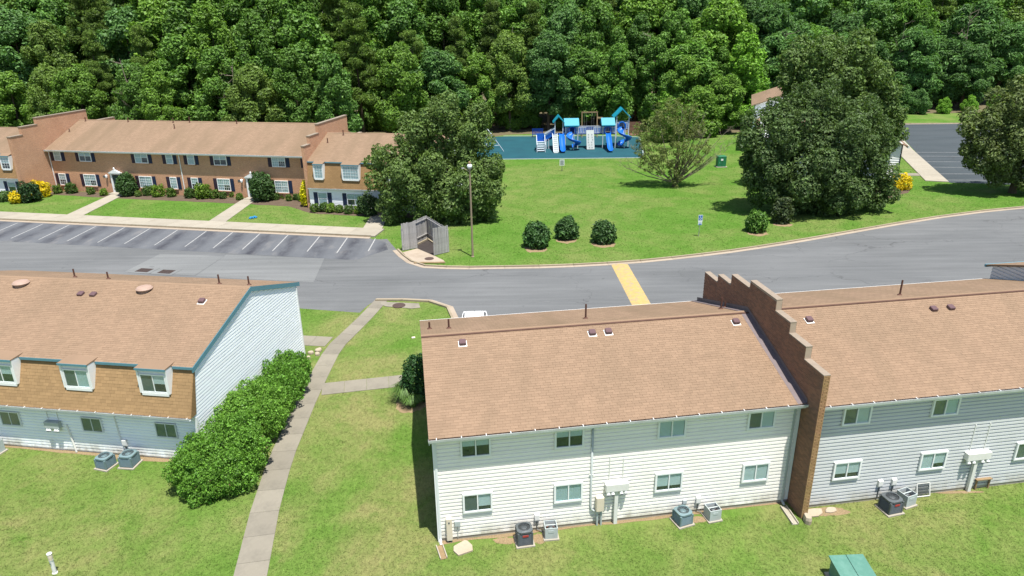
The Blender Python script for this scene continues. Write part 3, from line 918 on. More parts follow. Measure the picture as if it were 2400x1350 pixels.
for u in (17.55, 23.95, 24.85): box_vent(u, 3.9 if u < 20 else 4.0, roof_z(3.95, eB, 5.27, slB), saB, rB)
for (u, y, h) in ((.25, 7.3, .35), (1.15, 7.0, .48), (7.75, 6.9, .75), (14.55, 6.7, .6), (15.0, 7.2, .3)): vent_pipe(u, y, roof_z(10.6 - y, eA, 5.13, slA), rA, h)
for (u, y, h) in ((16.6, 6.3, .5), (23.8, 6.2, .8)): vent_pipe(u, y, roof_z(9.95 - y, eB, 5.27, slB), rB, h)

# third unit beyond, its shaded end wall showing over the roof
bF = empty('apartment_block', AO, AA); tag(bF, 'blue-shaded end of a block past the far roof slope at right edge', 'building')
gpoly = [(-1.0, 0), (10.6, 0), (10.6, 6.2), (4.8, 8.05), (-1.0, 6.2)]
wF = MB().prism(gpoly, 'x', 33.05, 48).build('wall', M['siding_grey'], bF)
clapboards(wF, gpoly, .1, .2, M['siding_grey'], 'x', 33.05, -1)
MB().prism([(-1.45, 6.1), (4.8, 8.1), (11.05, 6.1), (11.05, 6.0), (4.8, 7.98), (-1.45, 6.0)], 'x', 32.95, 48.2).build('roof', M['shingle_far'], bF)
MB().prism([(10.99, 6.11), (10.99, 5.96), (11.1, 5.96), (11.1, 6.11)], 'x', 32.94, 48.2).build('fascia', M['trim_blue'], bF)

# stepped brick wall between the units: every brick laid
pw = empty('stepped_brick_wall', AO, AA); tag(pw, 'brown brick party wall with stepped top standing between two tan roofs', 'brick wall')
steps = [(-1.18, .26, 6.86), (.26, 1.6, 7.42), (1.6, 2.89, 7.92), (2.89, 5.35, 8.43), (5.35, 7.26, 8.05), (7.26, 8.75, 7.52), (8.75, 10.35, 7.1)]
U0, U1 = 15.215, 15.505
core = MB()
for i, (a, b, h) in enumerate(steps): core.box(U0 + .012, U1 - .012, a + (.012 if i == 0 else 0), b - .0005, 0, h - .06)
tag(core.build('mortar_core', M['mortar'], pw), kind='stuff')
cw, ch, gj = .225, .08, .016
vs, qs = [], []
bq = [(0, 3, 2, 1), (4, 5, 6, 7), (0, 1, 5, 4), (1, 2, 6, 5), (2, 3, 7, 6), (3, 0, 4, 7)]
rng = random.Random(5)
for i, (a, b, h) in enumerate(steps):
    zlow = 0.0 if a < 0 else 4.7
    nrow = int((h - .06 - zlow) / ch)
    for r in range(nrow):
        z = zlow + r * ch
        y = a - (r % 2) * cw / 2
        while y < b - .01:
            c0, c1 = max(a, y), min(b, y + cw); y += cw
            if c1 - c0 < .03: continue
            k = len(vs); pr = rng.uniform(0, .004)
            x0, x1 = U0 - pr, U1 + pr
            vs += [(x0, c0 + gj / 2, z + gj / 2), (x1, c0 + gj / 2, z + gj / 2), (x1, c1 - gj / 2, z + gj / 2), (x0, c1 - gj / 2, z + gj / 2), (x0, c0 + gj / 2, z + ch - gj / 2), (x1, c0 + gj / 2, z + ch - gj / 2), (x1, c1 - gj / 2, z + ch - gj / 2), (x0, c1 - gj / 2, z + ch - gj / 2)]
            qs += [tuple(q + k for q in f) for f in bq]
tag(link('brickwork', fast_mesh('brickwork', vs, qs, M['brick_piece']), pw), kind='stuff')
# end face of the wall towards the lawn: header and half bricks, laid singly
pb = {}
def brick_mesh(w):
    k = round(w, 3)
    if k not in pb: pb[k] = MB().bev(0, w, -.012, .09, 0, ch - gj, .004).mesh('brick', M['brick_end'])
    return pb[k]
for r in range(int(6.8 / ch)):
    z = r * ch + gj / 2
    cuts = [0, .215, .29] if r % 2 else [0, .075, .29]
    for c0, c1 in zip(cuts, cuts[1:]):
        link('brick', brick_mesh(c1 - c0 - gj), pw, (U0 + c0 + gj / 2, -1.18 - rng.uniform(0, .004), z))
for i, (a, b, h) in enumerate(steps):
    MB().bev(U0 - .008, U1 + .008, a - .006, b + .004, h - .062, h - .02, .008).build('cap_stone', M['stone_cap'], pw)
# stepped lead flashing where the roofs meet the wall
for (y0_, y1_) in ((eA, 5.3), (5.3, 11.0)):
    zA = lambda y: (5.13 + (y - eA) * slA) if y < 5.31 else (6.87 - (y - 5.3) * slA)
    f = MB(); z0_, z1_ = zA(y0_) + .02, zA(y1_) + .02
    f.add([(U0 - .4, y0_, z0_), (U0 - .02, y0_, z0_ + .01), (U0 - .02, y0_, z0_ + .2), (U0 - .4, y1_, z1_), (U0 - .02, y1_, z1_ + .01), (U0 - .02, y1_, z1_ + .2)], [(0, 1, 4, 3), (1, 2, 5, 4)])
    f.build('flashing', M['flashing'], pw)

# services on the cream wall
def meter_bank(loc, rz, label, w=1.05, post=True, mat='metal_white', z=1.72, conduits=((.15, 1.2), (.72, 1.0))):
    r = empty('meter_bank', loc, rz); tag(r, label, 'electric meters', 'electric meter banks on the rear walls')
    MB().bev(0, w, -.28, -.02, z, z + .34, .02).build('cabinet', M[mat], r)
    for k in range(4):
        x = .12 + (w - .24) * (k / 3 if k < 2 else k / 3) + (0 if k in (0, 3) else (-.06 if k == 1 else .06))
        m = MB(); m.tube([(x, -.18, z + .02), (x, -.22, z - .10), (x, -.28, z - .16)], [.075, .085, .08], 10); mt = m.build('meter', M['lens'], r)
        MB().tube([(x, -.281, z - .161), (x, -.30, z - .18)], [.05, .045], 10).build('dial', M['metal_dark'], mt)
    if post: MB().box(w * .42, w * .42 + .15, -.2, -.06, 0, z).build('post', M['metal_white'], r)
    for cx, hh in conduits:
        MB().tube([(cx, -.05, z + .34), (cx, -.05, z + .34 + hh), (cx, .0, z + .34 + hh + .05)], .022, 6).build('conduit', M['metal_white'], r)
    return r
meter_bank(ap(6.9, 0), AA, 'white meter bank with four dials on a post against the cream-sided wall', .98, conduits=((.18, 1.22), (.76, 1.1)))
meter_bank(ap(22.95, -.55), AA, 'white meter bank with four dials on a post against the grey-sided wall', 1.15, conduits=((.2, 1.35), (.9, 1.35)))
cb = empty('cable_box', ap(6.52, 0), AA); tag(cb, 'beige cable box beside the meter post on the cream wall', 'utility box')
MB().bev(0, .34, -.26, -.02, .78, 1.45, .03).build('cabinet', M['metal_beige'], cb)
for x in (.08, .25): MB().tube([(x, -.14, .78), (x, -.14, 0)], .045, 8).build('duct', M['metal_light'], cb)
sp = empty('service_pipe', ap(6.32, 0), AA); tag(sp, 'grey service pipe curving to the cable box on the cream wall', 'pipe')
MB().tube([(0, -.06, 4.7), (0, -.06, 1.0), (.03, -.08, .82), (.12, -.1, .74), (.26, -.12, .72)], .05, 8).build('riser', M['metal_light'], sp, smooth=True)
MB().box(-.09, .09, -.09, -.02, 2.5, 2.54).build('clip', M['metal_white'], sp)
tw = empty('telephone_cabinet', ap(.30, 0), AA); tag(tw, 'tall narrow beige cabinet at the left corner of the cream wall', 'utility box')
MB().bev(0, .24, -.2, -.02, .12, 1.18, .02).build('cabinet', M['metal_beige'], tw)
MB().box(.04, .08, -.18, -.05, 0, .12).build('leg', M['metal_dark'], tw); MB().box(.16, .20, -.18, -.05, 0, .12).build('leg', M['metal_dark'], tw)
MB().box(.09, .15, -.215, -.202, .98, 1.04).build('latch', M['metal_dark'], tw)
jb = empty('junction_box', ap(.64, 0), AA); tag(jb, 'small grey junction box right of the narrow beige cabinet', 'utility box')
MB().bev(0, .24, -.14, -.02, .74, .98, .02).build('cabinet', M['metal_light'], jb)
MB().tube([(.12, -.08, .74), (.12, -.06, .1)], .014, 6).build('conduit', M['metal_light'], jb)

condenser('air_conditioner', ap(3.42, -.62), AA + .03, 'dark', 'dark grey air conditioner with open fan top, nearest the left end of cream wall', .62, .74)
condenser('air_conditioner', ap(4.55, -.45), AA - .05, 'grey', 'pale grey air conditioner with open top beside the dark one, cream wall', .52, .58)
condenser('air_conditioner', ap(10.2, -.55), AA + .22, 'teal', 'blue-grey louvred air conditioner below the third window of the cream wall', .62, .62)
condenser('air_conditioner', ap(11.55, -.50), AA + .10, 'grey', 'small pale air conditioner with rusty open top before the cream wall', .53, .57)
condenser('air_conditioner', ap(19.25, -1.3), AA + .1, 'dark', 'dark air conditioner with red badge before the grey-sided wall', .67, .70)
condenser('air_conditioner', ap(20.2, -1.0), AA + .22, 'grey', 'pale square air conditioner on a tilted slab before the grey-sided wall', .56, .60)
disconnect_box(ap(4.05, 0), AA, 'white switch box between two air conditioners on cream wall', 1.0, .55)
disconnect_box(ap(10.45, 0), AA, 'grey switch box above the blue-grey air conditioner on cream wall', .8, .5, 'metal_light')
disconnect_box(ap(11.05, 0), AA, 'white switch box left of the rusty-topped air conditioner', 1.0, .5)
disconnect_box(ap(19.1, -.55), AA, 'left one of two white switch boxes on the grey-sided wall', 1.0, .75)
disconnect_box(ap(19.75, -.55), AA, 'right one of two white switch boxes on the grey-sided wall', 1.0, .75)
gr = empty('loose_grille', ap(20.95, -.75), AA); tag(gr, 'wire grille panel leaning against the grey wall by the pale unit', 'grille')
fr = MB()
for a, b in (((0, 0, .05), (.62, 0, .05)), ((0, 0, .05), (0, .16, .62)), ((.62, 0, .05), (.62, .16, .62)), ((0, .16, .62), (.62, .16, .62))): fr.bar(a, b, .035)
tag(fr.build('frame', M['metal_white'], gr), kind='stuff')
ms = MB()
for k in range(1, 14): ms.bar((.62 * k / 14, 0, .05), (.62 * k / 14, .16, .62), .008)
for k in range(1, 12): ms.bar((0, .16 * k / 12, .05 + .57 * k / 12), (.62, .16 * k / 12, .05 + .57 * k / 12), .008)
tag(ms.build('mesh', M['metal_dark'], gr), kind='stuff')
bn = empty('wooden_stand', ap(24.15, -.62), AA); tag(bn, 'low tan timber stand beside the meter post on grey wall', 'stand')
MB().box(-.35, .42, -.12, .06, .52, .56).build('top', M['wood_tan'], bn)
for x in (-.3, .34): MB().box(x, x + .06, -.06, .0, 0, .52).build('leg', M['wood_tan'], bn)

# stones and drains by the walls
def rock(name, loc, sx, sy, sz, rz, label, seed, mat='stone'):
    rg = random.Random(seed); m = MB(); n = 9
    a = [2 * math.pi * i / n + rg.uniform(-.2, .2) for i in range(n)]; rr = [rg.uniform(.82, 1.12) for _ in range(n)]
    ring = lambda k, z: [(sx * .5 * k * rr[i] * math.cos(a[i]), sy * .5 * k * rr[i] * math.sin(a[i]), z + rg.uniform(-.01, .01)) for i in range(n)]
    m.add(ring(1.0, 0) + ring(1.03, sz * .6) + ring(.86, sz), [tuple(range(18, 27))] + [(l * n + i, l * n + (i + 1) % n, (l + 1) * n + (i + 1) % n, (l + 1) * n + i) for l in range(2) for i in range(n)])
    return tag(m.build(name, M[mat], None, loc, (0, 0, rz)), label, 'stone')
o = MB().prism([(-.36, -.25), (.25, -.35), (.39, -.08), (.37, .24), (.30, .35), (-.25, .30), (-.39, .08)], 'z', 0, .07).build('stone_slab', M['stone'], None, gp(1085, 1287), (0, 0, R(35)))
tag(o, 'pale rust-spotted stone slab lying on grass near the cream wall corner', 'stone')
def splash(loc, rz, label, L=.85, mat='stone'):
    r = empty('splash_block', loc, rz); tag(r, label, 'splash block', 'splash blocks below the downspouts')
    MB().box(-.15, .15, -L, 0, 0, .03).build('tray', M['wood_tan' if mat == 'tan' else 'concrete_pad'], r)
    for x in (-.15, .11): MB().box(x, x + .04, -L, 0, .031, .10).build('lip', M['concrete_pad'], r)
    return r
splash(ap(-.02, -.3), AA + R(10), 'narrow tan splash block below the corner downspout of cream wall', .8, 'tan')
splash(ap(14.88, -.35), AA - R(4), 'long concrete splash trough in shade beside the stepped brick wall', 1.15)
rock('footing_block', ap(15.38, -1.42), .34, .5, .32, AA, 'square stone block at the foot of the stepped brick wall', 21)
rock('flat_stone', ap(15.95, -.95), .9, .5, .1, AA, 'flat pale stone right of the brick wall foot', 22)
rock('flat_stone', ap(16.75, -.9), .6, .35, .08, AA + .2, 'second flat stone along the grey wall base', 23)
sheet('bare_soil', ragged([ap(.1, 0), ap(15, 0), ap(15, -.12), ap(9, -.2), ap(5, -.15), ap(.1, -.22)], .05, 3, .7), .0068, M['dirt'])
for (u, y, rx, ry, s) in ((2.7, -.45, .55, .22, 7), (4.0, -.55, .4, .3, 8), (16.6, -.95, 1.0, .3, 9), (23, -.7, 1.2, .1, 10), (10.8, -.5, .6, .22, 14)):
    blob_sheet('bare_soil', ap(u, y), rx, ry, M['dirt'], s, .0065)

# ---------------------------------------------------------------- mansard units
def mansard_unit(b, u0, u1, y0, depth, zg, zm, set_, yr, zr, sid, tiles, dormers, wins, pitch, seed=1, right_end=False, shut=None, muntin=False):
    """b: parent Empty; lower wall in siding, shingled mansard above, shallow gable roof on top"""
    far = y0 + depth
    prof = [(y0, 0), (far, 0), (far, zm - .05), (yr, zr - .1), (y0 + set_ + .02, zm - .05), (y0 - .06, zg)]
    prof = [(y0, 0), (far, 0), (far + .02, zm - .06), (yr, zr - .1), (y0 + set_, zm - .06), (y0 + .0, zg)]
    wall = MB().prism(prof, 'x', u0, u1).build('wall', M[sid], b)
    if tiles: clapboards(wall, [(u0, .12), (u1, .12), (u1, zg), (u0, zg)], .12, pitch, M[sid], 'y', y0, -1)
    else: lap_wall('lap_siding', b, u0, u1, .1, zg, y0 - .004, pitch, M[sid])
    # mansard slope
    mo = Vector((u0 - .04, y0 - (.42 if tiles else .2), zg)); mt = Vector((u0 - .04, y0 + set_ - .04, zm))
    md = (mt - mo); mL = md.length
    mans = MB().prism([(mo.y, mo.z), (mt.y, mt.z), (mt.y + .12, mt.z), (mo.y + .12, mo.z)], 'x', u0 - .04, u1 + .04).build('mansard', M['shingle_gold_far'], b)
    boxes = [(d[0] - .14, d[1] + .14) for d in dormers]
    if tiles: shingles(mans, mo + Vector((0, -.004, 0)), (1, 0, 0), md, u1 - u0 + .08, mL, M['shingle_gold'], tab=.305, course=.155, seed=seed)
    # roof
    e0 = y0 + set_ - .2
    rf = MB().prism([(e0, zm + .02), (yr, zr), (far + .35, zm - .02), (far + .35, zm - .12), (yr, zr - .1), (e0, zm - .08)], 'x', u0 - .05, u1 + .1)
    roof = rf.build('roof', M['shingle_far'], b)
    sa = math.atan2(zr - zm - .02, yr - e0); Lh = math.hypot(zr - zm - .02, yr - e0)
    if tiles: shingles(roof, (u0 - .05, e0 - .01, zm + .024), (1, 0, 0), (0, math.cos(sa), math.sin(sa)), u1 - u0 + .15, Lh, M['shingle'], seed=seed + 1)
    MB().prism([(yr - .13, zr - .022), (yr, zr + .03), (yr + .13, zr - .022)], 'x', u0 - .06, u1 + .1).build('ridge_cap', M['shingle'], roof)
    # blue edge trim between the dormers
    xs = [u0 - .05]
    for a, c in boxes: xs += [a, c]
    xs.append(u1 + .1)
    for a, c in zip(xs[::2], xs[1::2]):
        if c - a > .05: MB().box(a, c, e0 - .035, e0 - .002, zm - .10, zm + .03).build('edge_trim', M['trim_blue'], b)
    for d in dormers:
        a, c, z0, z1, fill = d[:5]; style = d[5] if len(d) > 5 else 'slider'
        yf = y0 - .112
        dm = MB(); t = .09
        dm.box(a - t, a, yf, y0 + set_ + .05, z0 - .02, z1 + .12); dm.box(c, c + t, yf, y0 + set_ + .05, z0 - .02, z1 + .12)
        dm.box(a, c, yf, y0 + set_ + .05, z0 - .14, z0 - .001); dm.box(a, c, yf + .06, y0 + set_ + .05, z1, z1 + .12)
        do = dm.build('dormer', M['frame_white'], b)
        MB().box(a - .0, c + .0, y0 - .03, y0 + .2, z0, z1).build('back_panel', M['frame_white'], do)
        MB().prism([(yf - .05, z1 + .125), (yf - .05, z1 + .17), (e0 + .3, zm + .13), (e0 + .3, zm + .03)], 'x', a - t - .01, c + t + .01).build('dormer_roof', M['shingle'], do)
        MB().box(a - t - .012, c + t + .012, yf - .072, yf - .051, z1 + .06, z1 + .172).build('dormer_fascia', M['trim_blue'], do)
        w = window(b, a + .02, c - .02, z0 + .01, z1 - .16 if tiles else z1 - .02, y0 - .03, style, 'frame_white', .06, fill, .07, .5, muntin)
    for (a, c, z0, z1, fill, style) in wins:
        window(b, a, c, z0, z1, y0 - (.038 if tiles else 0), style, 'frame_white' if not tiles else 'frame_grey', .06 if not tiles else .045, fill, .075, .5, False)
        if shut:
            shutter(b, a - .55, a - .06, z0 - .02, z1 + .02, y0, shut); shutter(b, c + .06, c + .55, z0 - .02, z1 + .02, y0, shut)
    gutter(b, u0, u1 + .05, mo.y - .005, zg + .02, 'gutter', .95 if tiles else 3.0, .1)
    return wall, roof, sa, e0, prof

# near left building
CA = R(-8.8); CO = Vector((-25.42, 30.68, 0))
CX = Vector((math.cos(CA), math.sin(CA), 0)); CY = Vector((-math.sin(CA), math.cos(CA), 0))
def cp(u, y, z=0.0): return CO + CX * u + CY * y + Vector((0, 0, z))
bC = empty('apartment_block', CO, CA); tag(bC, 'white-sided block with shingled mansard and dormer windows at the left edge', 'building')
wC, rC, saC, eC, profC = mansard_unit(bC, -9.0, 10.42, 0, 11.6, 2.66, 4.93, .55, 6.4, 6.70, 'siding_cool', True,
    [(-.08 - 4.0 + .0, 1.28 - 4.0, 3.72, 4.86, ('screen', 'half')), (-.05, 1.31, 3.72, 4.86, ('screen', 'half')), (4.0, 5.36, 3.72, 4.86, ('screen', 'curtain')), (8.0, 9.36, 3.72, 4.86, ('screen', 'half'))],
    [(-4.2, -3.1, 1.28, 2.08, ('screen', 'screen'), 'slider'), (-.2, .9, 1.28, 2.08, ('screen', 'screen'), 'slider'), (4.3, 5.4, 1.28, 2.08, ('screen', 'screen'), 'slider'), (8.25, 9.35, 1.28, 2.08, ('screen', 'screen'), 'slider')], .165, 21)
# gable end facing the path
gpoly = [(.0, .15), (11.6, .15), (11.62, 4.8), (6.4, 6.55), (.55, 4.84), (.0, 2.66)]
gw = MB().prism(gpoly, 'x', 10.424, 10.43).build('gable_wall', M['siding_cool'], bC)
clapboards(gw, gpoly, .15, .172, M['siding_cool'], 'x', 10.43, 1, .045, groove=.072)
MB().box(10.40, 10.47, 0, 11.6, 0, .148).build('foundation', M['concrete_pad'], bC)
for (ya, za, yb, zb) in ((eC - .02, 4.94, 6.4, 6.70), (6.4, 6.70, 11.97, 4.9)):
    m = MB(); dz = -.26
    m.add([(10.475, ya, za + dz), (10.475, yb, zb + dz), (10.475, yb, zb), (10.475, ya, za), (10.545, ya, za + dz), (10.545, yb, zb + dz), (10.545, yb, zb), (10.545, ya, za)],
          [(0, 3, 2, 1), (4, 5, 6, 7), (0, 1, 5, 4), (1, 2, 6, 5), (2, 3, 7, 6), (3, 0, 4, 7)])
    m.build('rake_board', M['trim_blue'], bC)
m = MB(); m.add([(10.44, -.43, 2.66), (10.44, .02, 2.66), (10.44, .56, 4.9), (10.44, .48, 4.93), (10.5, -.43, 2.66), (10.5, .02, 2.66), (10.5, .56, 4.9), (10.5, .48, 4.93)], [(0, 3, 2, 1), (4, 5, 6, 7), (0, 1, 5, 4), (1, 2, 6, 5), (2, 3, 7, 6), (3, 0, 4, 7)]); m.build('mansard_edge', M['shingle_gold_far'], bC)
MB().box(10.44, 10.52, 11.5, 11.62, .0, 4.7).build('corner_board', M['frame_white'], bC)
MB().box(10.36, 10.495, -.07, .07, .0, 2.5).build('corner_board', M['frame_white'], bC)
def rzC(y): return 4.92 + (y - eC) * math.tan(saC)
for u in (1.35, 2.1, 8.5): box_vent(u, 5.1 if u < 5 else 4.95, rzC(5.05), saC, rC, 1.05)
for u in (-2.75, 4.75):
    m = MB(); m.lathe([(.34, 0), (.34, .05), (.30, .06), (.30, .14), (.42, .15), (.44, .21), (.36, .29), (.2, .335), (.05, .345)], (0, 0, 0), 20)
    m.build('dome_vent', M['dome_tan'], rC, (u, 5.7, rzC(5.7) - .05), (0, 0, 0), smooth=False)
for (u, y, h) in ((-1.1, 7.7, .5), (1.2, 7.5, .42), (8.1, 7.4, .55), (9.75, 7.6, .5)): vent_pipe(u, y, rzC(12.8 - y), rC, h)
meter_bank_c = meter_bank(cp(2.35, 0), CA, 'row of four round meters under the mansard of the left block', .8, False, 'metal_light', 1.42, ((.12, .75), (.68, .75)))
pv = empty('service_pipe', cp(3.42, 0), CA); tag(pv, 'white drop pipe beside the round meters of the left block', 'pipe')
MB().tube([(0, -.05, 1.55), (.05, -.07, 1.2), (.18, -.1, .02)], .05, 8).build('riser', M['metal_white'], pv)
pv = empty('service_pipe', cp(6.2, 0), CA); tag(pv, 'thin pipe above the pair of air conditioners, left block', 'pipe')
MB().tube([(-.05, -.04, 2.3), (0, -.05, 1.1), (.16, -.1, .5)], .04, 8).build('riser', M['metal_white'], pv)
condenser('air_conditioner', cp(5.93, -1.0), CA + R(-8), 'teal', 'left blue-grey air conditioner of the pair beside the white-sided left block', .63, .63)
condenser('air_conditioner', cp(7.0, -.72), CA + R(2), 'teal', 'right blue-grey air conditioner of the pair beside the white-sided left block', .66, .67)
condenser('air_conditioner', cp(-.45, -.72), CA + R(-6), 'grey', 'pale air conditioner cut by the left edge of the photo', .66, .68)
disconnect_box(cp(6.42, 0), CA, 'white switch box between the two air conditioners of left block', 1.1, .62)
for k, (u, y, s) in enumerate(((10.75, 11.9, .4), (11.1, 12.3, .5), (10.9, 11.2, .3), (11.25, 11.75, .35))):
    rock('rock', cp(u, y), s, s * .8, .18, k, ['grey rock against the far corner of the left block', 'larger pale rock by the branch path of left block', 'small rock below the far corner of the gable end', 'small pale rock nearest the concrete path by left block'][k], 40 + k, 'stone')
sheet('bare_soil', ragged([cp(-9, 0), cp(10.2, 0), cp(10.2, -.25), cp(7, -.4), cp(5, -.3), cp(0, -.2), cp(-9, -.25)], .05, 5, .7), .0067, M['dirt'])

# ---------------------------------------------------------------- far brick row
bD = empty('brick_row', DO, DA); tag(bD, 'two-storey brown brick row with tan roof behind the parking bays', 'building')
DL, DE, DR = 36.65, 5.33, 8.12
MB().prism([(0, 0), (12.6, 0), (12.6, DE), (6.3, DR - .12), (0, DE)], 'x', .02, DL).build('wall', M['brick'], bD)
rD = MB().prism([(-.45, DE - .02), (6.3, DR), (13.05, DE - .02), (13.05, DE - .16), (6.3, DR - .14), (-.45, DE - .16)], 'x', .03, DL - .02).build('roof', M['shingle_far'], bD)
MB().prism([(6.17, DR - .03), (6.3, DR + .05), (6.43, DR - .03)], 'x', .03, DL - .02).build('ridge_cap', M['shingle'], rD)
MB().box(.03, DL - .02, -.48, -.452, DE - .22, DE - .03).build('fascia', M['frame_white'], bD)
MB().box(.03, DL - .02, -.452, -.01, DE - .24, DE - .19).build('soffit', M['frame_grey'], bD)
gutter(bD, .05, DL - .05, -.485, DE - .03, 'gutter', 4.0, .11)
for u in (.22, 18.62):
    downspout(bD, u, 0, 0, DE - .1, 'frame_white')
up_w = [(.88, 1.89, 's'), (4.53, 6.26, 'd'), (12.47, 14.27, 'd'), (16.78, 17.71, 's'), (19.7, 20.65, 's'), (23.23, 24.94, 'd'), (30.85, 32.57, 'd'), (35.05, 36.0, 's')]
fills = [('blind', 'blind'), ('half', 'half'), ('curtain', 'half'), ('blind', 'blind')]
for i, (a, c, k) in enumerate(up_w):
    for (z0, z1, mu) in ((3.9, 5.28, i in (6,)), (.80, 2.27, True)):
        if i == 7 and z0 < 3: mu = False
        st = 'double' if k == 'd' else 'single'
        window(bD, a, c, z0, z1, 0, st, 'frame_white', .08, fills[i % 4] if z0 > 3 else fills[(i + 1) % 4], .08, .5, mu, 'brick')
        shutter(bD, a - .52, a - .04, z0 - .02, z1 + .02, 0, 'shutter_plum'); shutter(bD, c + .04, c + .52, z0 - .02, z1 + .02, 0, 'shutter_navy')
for u in (9.3, 27.95):
    d = MB().box(u - .55, u + .55, -.06, -.003, .05, 2.3).build('door', M['door'], bD)
    for k in range(3): MB().box(u - .38, u + .38, -.075, -.0605, .25 + k * .68, .78 + k * .68).build('door_panel', M['door'], d)
    MB().lathe([(.03, 0), (.045, .03), (.02, .06)], (u + .42, -.09, 1.05), 8).build('handle', M['steel'], d)
    s = empty('door_surround', (0, 0, 0), 0, bD)
    for x in (u - .78, u + .56): MB().box(x, x + .22, -.16, -.003, .05, 2.42).build('pilaster', M['frame_white'], s)
    MB().box(u - .86, u + .86, -.24, -.003, 2.421, 2.56).build('lintel', M['frame_white'], s)
    MB().prism([(u - .95, 2.561), (u + .95, 2.561), (u, 3.05)], 'y', -.30, -.003).build('pediment', M['frame_white'], s)
    MB().lathe([(.05, 0), (.11, .08), (.09, .2), (.03, .28)], (u, -.2, 3.02), 8).build('finial', M['frame_white'], s)
    l = MB().lathe([(.05, 0), (.13, .1), (.15, .32), (.06, .42)], (u - 1.35, -.16, 1.9), 10).build('wall_lamp', M['globe'], bD)
    MB().box(u - 1.95, u - 1.6, -.03, -.003, 1.98, 2.18).build('name_plate', M['metal_dark'], bD)
    MB().box(u - .9, u + .9, -.9, -.01, 0, .12).build('doorstep', M['concrete_pad'], bD)
for (u, y, h) in ((1.2, 6.0, .5), (.6, 3.6, .35), (7.6, 6.0, .55), (14.2, 6.0, .6), (16.5, 6.1, .7), (15.2, 4.7, .55), (23.2, 6.0, .45)): vent_pipe(u, y, DE + (y + .45) * (DR - DE) / 6.75, rD, h, .06)
def stepped(name, label, u0, u1, steps, extra=()):
    r = empty(name, DO, DA); tag(r, label, 'brick wall')
    prof = [(steps[0][0], 0)]
    for a, b, h in steps: prof += [(a, h), (b, h)]
    prof += [(steps[-1][1], 0)]
    MB().prism(prof, 'x', u0, u1).build('brickwork', M['brick'], r)
    for a, b, h in steps: MB().box(u0 - .05, u1 + .05, a - .04, b + .02, h + .001, h + .09).build('cap_stone', M['stone_cap'], r)
    return r
stepped('stepped_brick_wall', 'stepped brick wall at the left end of the brick row', -.38, 0.0, [(-4.8, -2.95, 7.5), (-2.95, -.5, 8.42), (-.5, 7.75, 9.2), (7.75, 12.7, 7.6)])
stepped('stepped_brick_wall', 'stepped brick wall at the right end of the brick row', 36.66, 37.0, [(-3.52, -2.0, 6.98), (-2.0, .35, 7.85), (.35, 8.45, 8.85), (8.45, 12.7, 6.1)])
bW = empty('apartment_block', DO, DA); tag(bW, 'mansard-roofed block joined to the right end of the brick row, partly behind a tree', 'building')
w_, rW, saW, eW, _p = mansard_unit(bW, 37.05, 52.0, -3.6, 12.4, 2.4, 5.28, .6, 2.7, 7.62, 'siding_cool', False,
    [(37.98, 39.0, 3.5, 4.98, ('curtain',), 'single'), (41.35, 43.25, 3.5, 4.98, ('curtain', 'curtain'), 'double'), (46.4, 47.5, 3.5, 4.98, ('blind',), 'single')],
    [(38.12, 39.2, .55, 1.9, ('blind',), 'single'), (41.6, 43.4, .55, 1.9, ('half', 'blind'), 'double'), (46.2, 47.4, .55, 1.9, ('blind',), 'single')], .2, 31, shut='shutter_navy', muntin=True)
for (u, y, h) in ((39.2, 2.2, .6), (37.9, .6, .5)): vent_pipe(u, y, 5.3 + (y - eW) * math.tan(saW), rW, h, .06)
bL = empty('apartment_block', DO, DA); tag(bL, 'mansard-roofed block joined to the left end of the brick row, cut by photo edge', 'building')
mansard_unit(bL, -18.0, -.42, -4.0, 12.4, 2.4, 5.3, .6, 2.3, 7.6, 'siding_cool', False,
    [(-2.95, -1.75, 3.55, 5.0, ('half',), 'single')], [(-2.9, -1.75, .7, 2.0, ('half',), 'single')], .2, 33, shut='shutter_navy', muntin=True)
downspout(bL, -.55, -4.0, 0, 2.4, 'frame_white')

# ---------------------------------------------------------------- block behind the big tree at right
EA = R(-18.0); EO = Vector((32.2, 89.6, 0))
bE = empty('apartment_block', EO, EA); tag(bE, 'white-sided block with tan roof behind the large round tree at right', 'building')
EW = 15.2
MB().prism([(0, 0), (EW, 0), (EW, 2.6), (EW + .5, 2.7), (EW + .5, 5.3), (EW / 2, 7.9), (-.4, 5.3), (-.4, 2.7), (0, 2.6)], 'y', 0, 26).build('wall', M['siding_cool'], bE)
lap_wall('lap_siding', bE, 0, EW, .1, 2.6, -.005, .28, M['siding_cool'], .045)
lap_wall('lap_siding', bE, -.4, EW + .5, 2.66, 5.3, -.007, .28, M['siding_cool'], .045)
MB().prism([(-1.0, 5.05), (EW / 2, 8.0), (EW + 1.15, 5.05), (EW + 1.15, 4.93), (EW / 2, 7.87), (-1.0, 4.93)], 'y', -.35, 26.3).build('roof', M['shingle_far'], bE)
MB().box(EW + .42, EW + .53, -.08, .1, 2.7, 5.2).build('corner_board', M['shutter_navy'], bE)
MB().box(EW + 1.0, EW + 1.17, -.36, 26.3, 4.82, 5.06).build('gutter', M['gutter'], bE)
wsd = MB(); wsd.box(-.47, -.405, 12.2, 13.6, 3.4, 4.9); ws_ = wsd.build('window', M['frame_white'], bE)
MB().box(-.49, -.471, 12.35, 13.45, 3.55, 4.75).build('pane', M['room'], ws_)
bE2 = empty('apartment_block', Vector((37.3, 109.4, 0)), EA); tag(bE2, 'taller far unit of right block, its roof corner left of the large tree', 'building')
MB().prism([(0, 0), (14, 0), (14, 7.3), (7, 9.75), (0, 7.3)], 'y', 0, 15).build('wall', M['siding_cool'], bE2)
lap_wall('lap_siding', bE2, 0, 14, .1, 7.3, -.005, .28, M['siding_cool'], .045)
